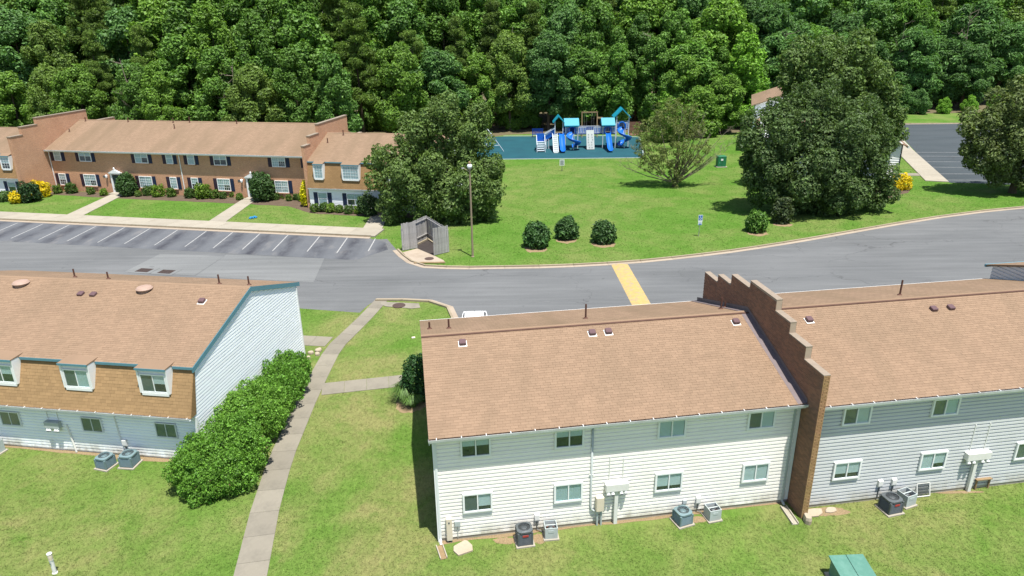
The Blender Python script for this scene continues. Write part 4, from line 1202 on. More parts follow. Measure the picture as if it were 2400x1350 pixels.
MB().prism([(-.6, 7.15), (7, 9.85), (14.6, 7.15), (14.6, 7.02), (7, 9.72), (-.6, 7.02)], 'y', -.4, 15.3).build('roof', M['shingle_far'], bE2)
wv = MB().box(-.09, -.003, 1.0, 2.6, 4.9, 6.9).build('window', M['frame_white'], bE2)
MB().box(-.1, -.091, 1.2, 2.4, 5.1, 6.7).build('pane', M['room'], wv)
# lot beside it
lot = [gp(2085, 292), gp(2700, 286), gp(2750, 445), gp(2300, 430), gp(2224, 428), gp(2150, 360)]
sheet('parking_lot', lot, .007, M['asphalt_lot'])
mk2 = empty('parking_stripes'); tag(mk2, kind='structure')
for (xa, y, xb) in ((2130, 357, 2330), (2145, 366, 2350), (2158, 379, 2360), (2172, 392, 2380), (2190, 407.5, 2400), (2207, 422, 2420)):
    a, b = gp(xa, y), gp(xb, y + 1.0)
    MB().bar((a.x, a.y, .012), (b.x, b.y, .012), .09, .006).build('stripe', M['paint_white'], mk2)
kerb([gp(2085, 291), gp(2700, 285)], 4.0, 1, .5)
path('sidewalk', [gp(2196, 426), gp(2118, 352), gp(2090, 320)], 2.6, 3.0, .1, 'concrete_light')
path('front_path', [gp(2098, 409.5), gp(2158, 409.5)], 1.6, 2.2, .05)
sheet('mulch_bed', ragged([gp(2010, 470), gp(2075, 466), gp(2130, 452), gp(2140, 440), gp(2095, 436), gp(2000, 445)], .15, 8, 1.0), .009, M['mulch'])

# ================================================================ objects on the ground
# speed hump
sb = MB(); n = 8; rows = []
P0, P1 = gp(1452, 620), Vector((9.75, 43.0, 0))
dirv = (P1 - P0).normalized(); side = Vector((dirv.y, -dirv.x, 0))
for i in range(15):
    c = P0.lerp(P1, i / 14); w = .72
    for k in range(n + 1):
        s = -1 + 2 * k / n
        p = c - side * s * w; rows.append((p.x, p.y, .008 + .075 * (1 - s * s)))
sb.add(rows, [(i * (n + 1) + k, i * (n + 1) + k + 1, (i + 1) * (n + 1) + k + 1, (i + 1) * (n + 1) + k) for i in range(14) for k in range(n)])
tag(sb.build('speed_hump', M['paint_yellow'], smooth=True), 'worn yellow speed hump crossing the road', 'speed hump')

# storm drains on the road
for k, (x, y) in enumerate(((338, 634), (390, 637.5))):
    c = gp(x, y); r = empty('storm_drain', (c.x, c.y, .012), DA)
    tag(r, ['left rectangular drain grate in the road above the left roof', 'right rectangular drain grate in the road above the left roof'][k], 'drain', 'pair of drain grates in the road')
    cl = MB(); a, b = 1.0, .72
    for (x0, x1, y0, y1) in ((-a, a, -b, -.45), (-a, a, .45, b), (-a, -.62, -.45, .45), (.62, a, -.45, .45)): cl.box(x0, x1, y0, y1, 0, .02)
    tag(cl.build('collar', M['asphalt_patch'], r), kind='stuff')
    MB().box(-.62, .62, -.45, .45, 0, .004).build('pit', M['dark_gap'], r)
    for j in range(9):
        MB().box(-.6 + j * .138, -.6 + j * .138 + .075, -.45, .45, .005, .02).build('bar', M['manhole'], r)

def manhole(loc, label, rr=.42):
    r = empty('manhole_cover', loc); tag(r, label, 'manhole cover', 'round manhole covers')
    MB().lathe([(rr * 1.16, 0), (rr * 1.16, .018), (rr * 1.03, .02)], (0, 0, 0), 24).build('rim', M['manhole'], r)
    MB().lathe([(rr, .0), (rr, .022), (rr * .7, .028), (rr * .66, .022), (rr * .35, .028), (rr * .1, .024)], (0, 0, 0), 24).build('lid', M['manhole'], r)
# concrete apron with manhole at the path's end
sheet('concrete_apron', [gp(*q) for q in [(893, 708), (982, 712), (985, 722), (965, 724), (905, 719), (893, 715)]], .034, M['concrete'])
q = gp(935, 717); manhole((q.x, q.y, .036), 'round manhole cover on the concrete apron at the end of the path')

# ---------------------------------------------------------------- plank enclosure for bins
en = empty('plank_enclosure', gp(985, 590)); tag(en, 'weathered grey plank enclosure at the corner of the parking bays', 'enclosure')
eo = en.location.copy()
E_L, E_LP, E_B, E_R, E_RP = Vector((-10.05, 62.05, 0)), Vector((-8.80, 62.75, 0)), Vector((-8.15, 66.0, 0)), Vector((-5.75, 61.45, 0)), Vector((-6.98, 60.5, 0))
pl_cache = {}
def plank_wall(a, b, h, seed, rails=True):
    rg = random.Random(seed)
    d = (b - a); L = d.length; d.normalize(); rz = math.atan2(d.y, d.x)
    n = max(1, round(L / .152)); w = L / n
    for k in range(n):
        hh = h + rg.uniform(-.035, .035); key = (round(w, 3), round(hh, 2))
        if key not in pl_cache: pl_cache[key] = MB().bev(.004, w - .004, -.012, .012, .05, hh, .006).mesh('plank', M['wood_grey'])
        p = a + d * (k * w) - eo + Vector((-d.y, d.x, 0)) * rg.uniform(-.006, .006)
        link('plank', pl_cache[key], en, p, (rg.uniform(-.01, .01), rg.uniform(-.008, .008), rz))
    if rails:
        for z in (.55, 2.05):
            nrm = Vector((-d.y, d.x, 0)) * .05
            MB().bar(a - eo + nrm + Vector((0, 0, z)), b - eo + nrm + Vector((0, 0, z)), .05, .09).build('rail', M['wood_grey'], en)
plank_wall(E_L, E_LP, 2.62, 1); plank_wall(E_RP, E_R, 2.55, 2); plank_wall(E_B, E_L, 2.3, 3); plank_wall(E_R, E_B, 2.25, 4)
for p in (E_L, E_LP, E_B, E_R, E_RP):
    q = p - eo; MB().box(q.x - .05, q.x + .05, q.y + .03, q.y + .13, 0, 2.15).build('post', M['wood_grey'], en)
inr = [E_LP, E_B, E_R, E_RP]
fl = sheet('enclosure_floor', [E_L, E_B, E_R, E_RP, E_LP], .012, M['mulch_dark'])
kb = empty('kerb'); tag(kb, kind='structure')
for a, b in ((E_L.lerp(E_B, .35), E_B), (E_B, E_R.lerp(E_B, .3))):
    ins = (Vector((-7.6, 62.6, 0)) - (a + b) / 2).normalized() * .35
    MB().bar(a + ins + Vector((0, 0, .08)), b + ins + Vector((0, 0, .08)), .14, .16).build('kerb_stone', M['kerb'], kb)
sheet('concrete_apron', [gp(*q) for q in [(944, 592), (978, 583), (1022, 602), (1040, 611), (1044, 617), (973, 617), (958, 606)]], .03, M['gutter_pan'])
q = gp(1006, 607); manhole((q.x, q.y, .032), 'round manhole cover in front of the plank enclosure', .36)
# broken kerb face along the apron
lg = MB(); a, b = gp(970, 618), gp(1043, 617)
lg.tube([a + Vector((0, 0, .06)), a.lerp(b, .3) + Vector((0, .03, .07)), a.lerp(b, .7) + Vector((0, 0, .06)), b + Vector((0, .02, .07))], [.07, .09, .08, .09], 7)
tag(lg.build('timber_log', M['wood_tan']), 'rotten timber edging along the apron before the plank enclosure', 'timber')

# ---------------------------------------------------------------- street lamp
L0 = gp(1108, 602)
lp = empty('street_lamp', L0); tag(lp, 'tall tan lamp post with round white globe beside the road', 'street lamp')
MB().lathe([(.15, 0), (.15, .05), (.11, .1), (.095, .5), (.07, 7.5), (.06, 8.05)], (0, 0, 0), 12).build('pole', M['pole'], lp, smooth=False)
MB().lathe([(.06, 7.9), (.16, 7.95), (.18, 8.02), (.1, 8.06)], (0, -.02, 0), 12).build('collar', M['steel'], lp)
gm = MB(); gm.lathe([(.07, 0), (.16, .05), (.21, .14), (.22, .22), (.17, .33), (.08, .39)], (0, -.05, 8.0), 16); gm.build('globe', M['globe'], lp, smooth=True)
MB().lathe([(.10, .37), (.12, .42), (.11, .54), (.04, .6)], (0, -.05, 8.0), 12).build('cap', M['wood_tan'], lp)
MB().bar((0, .0, 7.7), (-.55, .25, 7.95), .06, .04).build('arm', M['pole'], lp)
ah = MB(); ah.bev(-.72, -.48, .18, .32, 7.92, 8.0, .02); ah.build('lamp_head', M['steel'], lp)

# ---------------------------------------------------------------- signs
s0 = gp(1637, 554)
sg = empty('parking_sign', s0, R(4)); tag(sg, 'blue and white reserved parking sign on thin post in the lawn by the road', 'sign')
MB().bar((0, 0, 0), (.05, 0, 1.95), .05).build('post', M['steel'], sg)
pl = MB().box(-.17, .25, -.05, -.03, 1.48, 2.14).build('upper_plate', M['sign_white'], sg)
MB().box(-.145, .225, -.056, -.051, 1.62, 2.11).build('blue_field', M['sign_blue'], pl)
w = MB(); ring = [( .035 + .095 * math.cos(a), -.059, 1.80 + .095 * math.sin(a)) for a in [math.pi * .75 + i * 1.5 * math.pi / 10 for i in range(11)]]
w.tube(ring, .016, 5); w.tube([(.02, -.059, 1.98), (.03, -.059, 1.86), (.1, -.059, 1.85), (.14, -.059, 1.76)], .018, 5); w.lathe([(.0, -.03), (.03, -.01), (.03, .01), (.0, .03)], (.015, -.06, 2.03), 8)
tag(w.build('wheelchair_symbol', M['sign_white'], pl), kind='stuff')
pl2 = MB().box(-.15, .22, -.05, -.03, 1.14, 1.45).build('lower_plate', M['sign_white'], sg)
MB().box(-.12, .19, -.056, -.051, 1.16, 1.26).build('blue_field', M['sign_blue'], pl2)
for k in range(2): MB().box(-.1, .17, -.055, -.051, 1.31 + k * .06, 1.335 + k * .06).build('text_line', M['sign_blue'], pl2)
s1 = gp(1317, 401)
sg = empty('rules_sign', s1); tag(sg, 'small white notice board on post in the lawn before the playground', 'sign')
MB().bar((0, 0, 0), (0, 0, 1.5), .07).build('post', M['metal_dark'], sg)
pl = MB().box(-.33, .33, -.06, -.03, .78, 1.6).build('board', M['sign_white'], sg)
MB().box(-.28, .28, -.066, -.061, .84, 1.54).build('panel', M['metal_light'], pl)
for k in range(6): MB().box(-.22, .22 - .05 * (k % 3), -.071, -.067, .92 + k * .1, .95 + k * .1).build('text_line', M['metal_dark'], pl)

# ---------------------------------------------------------------- green cabinets
c0 = gp(1689, 391)
tr = empty('transformer', c0, R(3)); tag(tr, 'dark green transformer cabinet on the lawn between the juniper and the large tree', 'transformer')
MB().box(-.75, .75, -.6, .6, 0, .1).build('pad', M['concrete_pad'], tr)
MB().bev(-.6, .6, -.45, .5, .1, 1.55, .05).build('cabinet', M['green_dark'], tr)
MB().box(-.02, .02, -.465, -.449, .15, 1.45).build('door_seam', M['dark_gap'], tr)
MB().box(-.2, .12, -.468, -.452, .95, 1.2).build('warning_label', M['sign_white'], tr)
MB().box(-.4, -.32, -.468, -.452, .6, .66).build('latch', M['metal_light'], tr)
g0 = ap(14.45, -5.35)
_g = gp(1980, 1300, .85)
cabn = empty('utility_cabinet', (_g.x + .05, _g.y - .42, 0), R(2)); tag(cabn, 'pale green utility cabinet with two lids, cut by the bottom edge', 'utility cabinet')
MB().box(-.72, .72, -1.0, .42, 0, .06).build('pad', M['concrete_pad'], cabn)
MB().prism([(-.9, .06), (.34, .06), (.34, .78), (-.9, .66)], 'x', -.58, .58).build('body', M['green_metal'], cabn)
for x0, x1 in ((-.66, -.012), (.012, .66)):
    m = MB(); m.add([(x0, -1.0, .67), (x1, -1.0, .67), (x1, .42, .80), (x0, .42, .80), (x0, -1.0, .72), (x1, -1.0, .72), (x1, .42, .85), (x0, .42, .85)], [(0, 3, 2, 1), (4, 5, 6, 7), (0, 1, 5, 4), (1, 2, 6, 5), (2, 3, 7, 6), (3, 0, 4, 7)])
    m.build('lid', M['green_metal'], cabn)
MB().box(-.03, .03, .35, .37, .3, .5).build('hasp', M['metal_dark'], cabn)

# bollard light bottom left
b0 = Vector(( -17.98, 21.75, 0))
bo = empty('bollard_light', b0); tag(bo, 'white bollard light with dull frosted head at the bottom left', 'bollard light')
MB().lathe([(.1, 0), (.1, .04), (.075, .05), (.075, .62)], (0, 0, 0), 14).build('post', M['metal_white'], bo)
MB().lathe([(.085, .62), (.085, .66)], (0, 0, 0), 14).build('ring', M['metal_light'], bo)
MB().lathe([(.08, .661), (.088, .80), (.085, .93)], (0, 0, 0), 14).build('lens', M['metal_beige'], bo)
MB().lathe([(.095, .931), (.1, .96), (.06, .99)], (0, 0, 0), 14).build('cap', M['metal_white'], bo)
MB().lathe([(.025, 0), (.025, .02)], (0, -.085, .52), 8).build('screw', M['metal_dark'], bo)

# litter and toy
tag(MB().prism([(-.12, -.09), (.1, -.11), (.13, .08), (-.1, .1)], 'z', .02, .05).build('cardboard_scrap', M['metal_beige'], None, gp(969, 792), (R(4), 0, .3)), 'small tan cardboard scrap on the lawn left of the cream block', 'litter')
tm = MB(); rg = random.Random(2)
for k in range(7):
    a = rg.uniform(0, 6.28); tm.tube([(0, 0, .08), (.25 * math.cos(a), .25 * math.sin(a), .16), (.5 * math.cos(a), .5 * math.sin(a), .05)], [.09, .08, .05], 6)
tag(tm.build('cloth', M['toy'], None, gp(592, 511)), 'crumpled blue cloth on the lawn before the brick row', 'litter')

# ---------------------------------------------------------------- parked car, only its roof shows over the ridge
cl_ = gp(1112, 737, 1.45)
car = empty('parked_car', (cl_.x, cl_.y - .3, .008), R(2)); tag(car, 'white parked car whose roof just shows beyond the cream block', 'car')
def section(y, w, zb, zt, k=.8):
    zm = zb + (zt - zb) * .55
    return [(-w, y, zb), (-w * 1.02, y, zm), (-w * k, y, zt), (w * k, y, zt), (w * 1.02, y, zm), (w, y, zb)]
def loft(secs):
    m = MB(); vs = [v for s in secs for v in s]; n = len(secs[0])
    m.add(vs, [(i * n + k, i * n + (k + 1) % n, (i + 1) * n + (k + 1) % n, (i + 1) * n + k) for i in range(len(secs) - 1) for k in range(n)] + [tuple(range(n - 1, -1, -1)), tuple(range((len(secs) - 1) * n, len(secs) * n))])
    return m
loft([section(-2.25, .72, .35, .62), section(-2.1, .86, .3, .82, .9), section(-1.2, .89, .28, .92, .93), section(0, .9, .28, .95, .95), section(1.5, .9, .28, .96, .94), section(2.1, .86, .3, .92, .9), section(2.25, .74, .38, .75)]).build('body', M['car_paint'], car, smooth=False)
loft([section(-1.15, .78, .9, .96, .95), section(-.55, .76, .9, 1.38, .82), section(.9, .76, .9, 1.38, .82), section(1.75, .76, .9, .98, .95)]).build('window_band', M['black'], car)
loft([section(-.62, .60, 1.36, 1.40, .9), section(-.35, .64, 1.36, 1.455, .88), section(.7, .64, 1.36, 1.455, .88), section(1.0, .60, 1.36, 1.40, .9)]).build('roof', M['car_paint'], car)
MB().bar((0, .62, 1.45), (0, .75, 1.53), .03, .06).build('antenna', M['black'], car)
for sx in (-1, 1):
    MB().bar((sx * .5, -.5, 1.47), (sx * .5, .8, 1.47), .03, .03).build('roof_rail', M['black'], car)
    for y in (-1.4, 1.4):
        wl = MB().tube([(sx * .70, y, .33), (sx * .92, y, .33)], .33, 16).build('wheel', M['tyre'], car)
        MB().tube([(sx * .921, y, .33), (sx * .93, y, .33)], .2, 12).build('rim', M['metal_light'], wl)
    MB().box(sx * .62 - .14, sx * .62 + .14, -2.22, -2.1, .6, .72).build('headlight', M['lens'], car)

# ---------------------------------------------------------------- playground
PY = 115.0
def px(x, y=330, Y=PY): return at(x, y, Y).x
def pz(x, y, Y=PY): return max(0.0, at(x, y, Y).z)
pts = [gp(1120, 373), gp(1500, 369), gp(1507, 362), gp(1503, 343), gp(1497, 322), gp(1420, 319), gp(1180, 320), gp(1110, 322)]
sheet('play_surface', pts, .012, M['rubber'])
rb = empty('rubber_border'); tag(rb, kind='structure')
pp = [gp(1120, 374), gp(1500, 370), gp(1508, 362), gp(1504, 343), gp(1498, 321), gp(1420, 318), gp(1180, 319)]
for a, b in zip(pp, pp[1:]): MB().bar(a + Vector((0, 0, .02)), b + Vector((0, 0, .02)), .22, .05).build('border_timber', M['rubber_edge'], rb)

pg = empty('play_structure', (px(1370), PY, 0)); tag(pg, 'blue and white play structure with teal roofs, slides and a bridge', 'play structure')
go = pg.location.copy()
def loc(x, y, Y=PY): p = at(x, y, Y); return Vector((p.x - go.x, Y - go.y, max(0, p.z)))
DK = 2.35   # deck height
def post(x, ztop, Y, w=.13): 
    X = px(x, 330, Y) - go.x
    MB().box(X - w / 2, X + w / 2, Y - go.y - w / 2, Y - go.y + w / 2, 0, ztop).build('post', M['play_white'], pg); return X
zt1 = 4.3
for x in (1300.5, 1319): 
    for Y in (PY, PY + 1.4): post(x, zt1, Y)
for x in (1325, 1354, 1412.5, 1442):
    for Y in (PY, PY + 1.7): post(x, 3.9, Y)
for x in (1443.5, 1472):
    for Y in (PY + 1.2, PY + 3.2): post(x, 4.85, Y)
def gable_roof(x0, x1, Y0, Y1, ze, zr):
    a, b = px(x0, 280, Y0) - go.x, px(x1, 280, Y0) - go.x; c = (a + b) / 2; t = .16
    m = MB(); m.prism([(a, ze), (c, zr), (b, ze), (b, ze - t), (c, zr - t * 1.5), (a, ze - t)], 'y', Y0 - go.y - .3, Y1 - go.y + .3)
    m.build('gable_roof', M['play_teal'], pg)
gable_roof(1296, 1323, PY, PY + 1.4, 4.25, 5.35)
gable_roof(1438, 1478, PY + 1.2, PY + 3.2, 4.75, 6.2)
def slope_roof(x0, x1):
    a, b = px(x0, 285) - go.x, px(x1, 285) - go.x
    MB().prism([(-.45, 3.75), (.85, 4.75), (2.15, 3.75), (2.15, 3.6), (.85, 4.55), (-.45, 3.6)], 'x', a, b).build('slope_roof', M['play_teal'], pg)
slope_roof(1322.5, 1357.5); slope_roof(1410, 1442)
def deck(x0, x1, Y0, Y1, z): 
    MB().box(px(x0) - go.x, px(x1) - go.x, Y0 - go.y, Y1 - go.y, z - .12, z).build('deck', M['play_navy'], pg)
deck(1301, 1319, PY, PY + 1.4, DK); deck(1319.5, 1354, PY, PY + 1.7, DK); deck(1354.5, 1412, PY + .2, PY + 1.5, DK - .02); deck(1412.5, 1442, PY, PY + 1.7, DK); deck(1443, 1472, PY + 1.2, PY + 3.2, DK + .5)
def balus(x0, x1, Y, z, n, mat='play_blue'):
    a, b = px(x0, 305, Y) - go.x, px(x1, 305, Y) - go.x
    MB().bar((a, Y - go.y, z + 1.0), (b, Y - go.y, z + 1.0), .09).build('rail', M['play_white'], pg)
    MB().bar((a, Y - go.y, z + .1), (b, Y - go.y, z + .1), .07).build('rail', M['play_white'], pg)
    for k in range(n):
        x = a + (b - a) * (k + .5) / n
        MB().box(x - .045, x + .045, Y - go.y - .03, Y - go.y + .03, z + .12, z + .97).build('baluster', M[mat if k % 2 else 'play_white'], pg)
balus(1355, 1374, PY + .2, DK, 10); balus(1391.5, 1412, PY + .2, DK, 11); balus(1355, 1412, PY + 1.5, DK, 26)
balus(1326, 1336, PY, DK, 5); balus(1346, 1354, PY, DK, 4); balus(1413, 1419, PY, DK, 3); balus(1430, 1442, PY, DK, 6); balus(1413, 1442, PY + 1.7, DK, 14); balus(1326, 1354, PY + 1.7, DK, 14)
balus(1444, 1452, PY + 1.2, DK + .5, 4); balus(1463, 1472, PY + 1.2, DK + .5, 4); balus(1444, 1472, PY + 3.2, DK + .5, 14)
MB().bar((px(1320.5) - go.x, 1.45, DK + .5), (px(1352.5) - go.x, 1.45, DK + .5), .9, .03, (0, 1, 0)).build('back_panel', M['play_navy'], pg)
# straight slides
def slide(x0, x1, yt, yb, Y1):
    a, b = px(x0, yt) - go.x, px(x1, yt) - go.x; w = (b - a) / 2; c = (a + b) / 2
    prof = [(-w, .28), (-w * .75, .06), (0, 0), (w * .75, .06), (w, .28), (w * 1.08, .26), (w * .8, -.02), (0, -.07), (-w * .8, -.02), (-w * 1.08, .26)]
    path_ = [(.0, DK + .02), (-.4, DK), (-1.1, DK - .5), (-2.4, 1.0), (-3.2, .38), (-3.9, .3), (-4.2, .28)]
    m = MB(); n = len(prof)
    m.add([(c + p[0], y, z + p[1]) for y, z in path_ for p in prof], [(i * n + k, i * n + (k + 1) % n, (i + 1) * n + (k + 1) % n, (i + 1) * n + k) for i in range(len(path_) - 1) for k in range(n)])
    m.build('slide', M['play_blue'], pg, smooth=True)
slide(1419, 1430.5, 305, 360, 0)
slide(1310, 1321.5, 313, 358, 0)
def spiral(x, Y, z0, turns, rr, w, a0, mat='play_blue'):
    cx = px(x, 320, Y) - go.x; cy = Y - go.y; n = 28
    prof = [(rr - w, .32), (rr - w * .8, .08), (rr - w * .3, 0), (rr + w * .5, .1), (rr + w * .8, .45), (rr + w * .85, .40), (rr + w * .5, .02), (rr - w * .3, -.08), (rr - w * .85, .02)]
    m = MB(); k = len(prof); vs = []
    for i in range(n + 1):
        t = i / n; a = a0 + turns * 2 * math.pi * t; z = z0 * (1 - t) + .3 * t
        for r_, dz in prof: vs.append((cx + r_ * math.cos(a), cy + r_ * math.sin(a), z + dz))
    m.add(vs, [(i * k + j, i * k + (j + 1) % k, (i + 1) * k + (j + 1) % k, (i + 1) * k + j) for i in range(n) for j in range(k)])
    o = m.build('spiral_slide', M[mat], pg, smooth=True)
    MB().tube([(cx, cy, 0), (cx, cy, z0 + .2)], .07, 8).build('slide_post', M['play_white'], o)
spiral(1345, PY - 1.35, DK, 1.0, .75, .55, R(100))
spiral(1464, PY - .1, DK + .5, 1.15, .75, .55, R(110))
# hood over slide mouths
for x, Y, z in ((1341, PY - .06, DK), (1457.5, PY + 1.14, DK + .5), (1424.5, PY - .06, DK)):
    c = px(x, 300, Y) - go.x
    hd = MB(); ring = [(c + .55 * math.cos(a), Y - go.y, z + .55 + .6 * math.sin(a)) for a in [i * math.pi / 8 for i in range(9)]]
    hd.tube([(c + .55, Y - go.y, z)] + ring + [(c - .55, Y - go.y, z)], .09, 6); hd.build('hood', M['play_blue'], pg)
# climbing wall
a, b = px(1374, 310) - go.x, px(1392, 310) - go.x
cw_ = MB(); cw_.add([(a, -1.5, .1), (b, -1.5, .1), (b, .15, DK + .55), (a, .15, DK + .55), (a, -1.42, .1), (b, -1.42, .1), (b, .23, DK + .55), (a, .23, DK + .55)], [(0, 1, 2, 3), (4, 7, 6, 5), (0, 4, 5, 1), (1, 5, 6, 2), (2, 6, 7, 3), (3, 7, 4, 0)])
cwo = cw_.build('climbing_wall', M['play_grey'], pg)
rg = random.Random(8)
for k in range(12):
    t = .1 + .8 * (k // 2) / 6; x = a + (b - a) * (.28 if k % 2 else .72) + rg.uniform(-.08, .08)
    MB().lathe([(.09, 0), (.07, .05)], (x, -1.5 + 1.65 * t - .03, .1 + (DK + .45) * t), 6).build('hold', M['metal_dark'], cwo)
# ladder ramp
a, b = px(1294.5, 330) - go.x, px(1305.5, 330) - go.x
ra = MB(); y0_, y1_ = -3.9, 0.0
ra.add([(a, y0_, .05), (b, y0_, .05), (b, y1_, DK), (a, y1_, DK), (a, y0_, 0), (b, y0_, 0), (b, y1_, DK - .1), (a, y1_, DK - .1)], [(0, 1, 2, 3), (4, 7, 6, 5), (0, 4, 5, 1), (1, 5, 6, 2), (2, 6, 7, 3), (3, 7, 4, 0)])
rao = ra.build('ramp', M['play_grey'], pg)
for k in range(9):
    t = (k + .5) / 9; MB().bar((a, y0_ + (y1_ - y0_) * t, .07 + DK * t), (b, y0_ + (y1_ - y0_) * t, .07 + DK * t), .09, .06).build('cleat', M['play_white'], rao)
for x in (a, b): MB().bar((x, y0_, .12), (x, y1_, DK + .1), .09, .16).build('ramp_rail', M['play_white'], rao)
# stairs at the left
a, b = px(1257, 335) - go.x, px(1276, 335) - go.x
for k in range(5):
    z = .28 * (k + 1); MB().box(a, b, -3.0 + k * .42, -3.0 + k * .42 + .46, z - .1, z).build('step', M['play_white'], pg)
for x in (a, b):
    for y, z in ((-3.0, 1.2), (-.8, 2.4)): MB().bar((x, y, 0), (x, y, z), .11).build('post', M['play_white'], pg)
    MB().bar((x, -3.0, 1.15), (x, -.8, 2.35), .09).build('rail', M['play_white'], pg)
MB().box(a, b, -.9, .7, 1.30, 1.42).build('landing', M['play_navy'], pg)
MB().box(a, b, .62, .7, 1.45, 2.4).build('panel', M['play_blue'], pg)
c_ = px(1300) - go.x
for Y in (.0, .9):
    MB().bar((b, Y, 2.35), (c_, Y, 3.3), .1).build('rail', M['play_white'], pg)
    MB().bar((b, Y, 1.45), (c_, Y, DK), .12, .2).build('stringer', M['play_blue'], pg)
    for k in range(9):
        t = (k + .5) / 9; x = b + (c_ - b) * t
        MB().box(x - .04, x + .04, Y - .03, Y + .03, 1.5 + (DK - 1.42) * t, 2.3 + .95 * t).build('baluster', M['play_blue'], pg)
MB().bar((b, .45, 1.4), (c_, .45, DK), .9, .08, (0, 1, 0)).build('sloping_deck', M['play_navy'], pg)
for x in (1281, 1286): MB().box(px(x) - go.x - .06, px(x) - go.x + .06, -.1, .02, 0, 1.6).build('post', M['play_white'], pg)

# bench behind
bp = at(1260, 314, 127.5)
be = empty('bench', (bp.x, 127.5, 0)); tag(be, 'blue slatted bench in the shade at the back of the playground', 'bench')
MB().box(-1.0, 1.0, -.3, .2, .45, .52).build('seat', M['play_navy'], be)
for k in range(8): MB().box(-.95 + k * .25, -.95 + k * .25 + .15, .2, .26, .55, 1.3).build('slat', M['play_navy'], be)
MB().box(-1.0, 1.0, .18, .28, 1.3, 1.42).build('top_rail', M['play_navy'], be)
for x in (-.9, .9): MB().box(x - .05, x + .05, -.28, .25, 0, .45).build('leg', M['play_navy'], be)
# timber swing frame behind the bridge
tf = empty('timber_swing', (px(1381, 300, 127), 127, 0)); tag(tf, 'tan timber swing frame behind the bridge of the play structure', 'swing')
hw = (px(1400, 300, 127) - px(1362, 300, 127)) / 2
MB().bar((-hw, 0, 4.25), (hw, 0, 4.25), .18, .2).build('beam', M['wood_tan'], tf)
for x in (-hw + .1, hw - .1):
    for y in (-.9, .9): MB().bar((x, y, 0), (x, 0, 4.2), .13).build('leg', M['wood_tan'], tf)
for x in (-.7, .6):
    for d in (-.2, .2): MB().bar((x + d, 0, 4.2), (x + d, 0, .8), .02).build('chain', M['steel'], tf)
    MB().box(x - .25, x + .25, -.1, .1, .74, .8).build('seat', M['black'], tf)
# white swing set at left
s0_ = gp(1150, 347)
ss = empty('swing_set', s0_, R(8)); tag(ss, 'white tubular swing set on the teal surface, half behind the tree', 'swing')
for y in (-3.6, 0, 3.6):
    MB().tube([(1.7, y, 0), (-.1, y, 2.6)], .06, 8).build('leg', M['play_white'], ss); MB().tube([(-1.9, y, 0), (-.1, y, 2.6)], .06, 8).build('leg', M['play_white'], ss)
    MB().tube([(1.0, y, 1.0), (-1.2, y, 1.0)], .045, 6).build('brace', M['play_white'], ss)
MB().tube([(-.1, -3.7, 2.62), (-.1, 3.7, 2.62)], .07, 8).build('beam', M['play_white'], ss)
# brown board store at right of the towers
bx = gp(1488, 316)
st = empty('low_wooden_bin', (bx.x, bx.y, 0)); tag(st, 'low brown timber bin beside the tall play tower', 'bin')
MB().box(-.9, .9, -1.0, 1.0, 0, .1).build('floor', M['brown_board'], st)
for k in range(5):
    MB().box(-.9, .9, 1.0, 1.06, .1 + k * .42, .48 + k * .42).build('board', M['brown_board'], st)
for x in (-.95, .9): MB().box(x, x + .08, .9, 1.08, 0, 2.3).build('post', M['brown_board'], st)

# ================================================================ plants
def leaf_material():
    t = NT('foliage')
    oi = t.n('ObjectInfo'); ge = t.n('NewGeometry')
    r = ge.outputs['Random Per Island']
    k = t.ramp(r, [(0.0, .6), (.5, 1.0), (.85, 1.3), (1.0, 1.7)])
    c = t.mix(1.0, oi.outputs['Color'], k, 'MULTIPLY')
    # some leaves yellower, some bluer
    r2 = t.math('FRACT', t.math('MULTIPLY', r, 17.3))
    c = t.mix(t.ramp(r2, [(.6, 0), (1, .22)]), c, t.mix(1.0, c, (1.5, 1.12, .55), 'MULTIPLY'))
    dif = t.n('BsdfDiffuse'); trl = t.n('BsdfTranslucent'); gls = t.n('BsdfGlossy'); gls.inputs['Roughness'].default_value = .55
    t.l(c, dif.inputs['Color'])
    t.l(t.mix(1.0, c, (1.25, 1.35, .55), 'MULTIPLY'), trl.inputs['Color'])
    gls.inputs['Color'].default_value = (.75, .8, .8, 1)
    m1 = t.n('MixShader'); m1.inputs[0].default_value = .28; t.l(dif.outputs[0], m1.inputs[1]); t.l(trl.outputs[0], m1.inputs[2])
    m2 = t.n('MixShader'); m2.inputs[0].default_value = .025; t.l(m1.outputs[0], m2.inputs[1]); t.l(gls.outputs[0], m2.inputs[2])
    t.l(m2.outputs[0], t.out.inputs['Surface'])
    return t.m
M['leaf'] = leaf_material()
M['bark'] = pm('tree_bark', (.105, .078, .055), .95, .35, 5, bump=.5, bscale=14)
M['bark_pale'] = pm('pale_branch', (.20, .17, .13), .95, .3, 5)

def leaf_mesh(name, C, N, size, rng, aspect=.6, jitter=.6, up=.45, ratio=None):
    """one diamond leaf (or leaf spray) for each point"""
    n = len(C)
    nn = N + rng.normal(0, jitter, (n, 3)); nn[:, 2] += up
    nn /= np.linalg.norm(nn, axis=1)[:, None] + 1e-9
    t = rng.normal(0, 1, (n, 3)); t -= nn * (t * nn).sum(1)[:, None]; t /= np.linalg.norm(t, axis=1)[:, None] + 1e-9
    b = np.cross(nn, t)
    L = (size * np.exp(rng.normal(0, .33, n)))[:, None]; W = L * aspect
    fold = nn * L * .12
    V = np.stack([C - t * L * .5, C + b * W * .5 + fold, C + t * L * .5, C - b * W * .5 + fold], 1).reshape(-1, 3)
    Q = np.arange(n * 4).reshape(-1, 4)
    return fast_mesh(name, V, Q, M['leaf'])

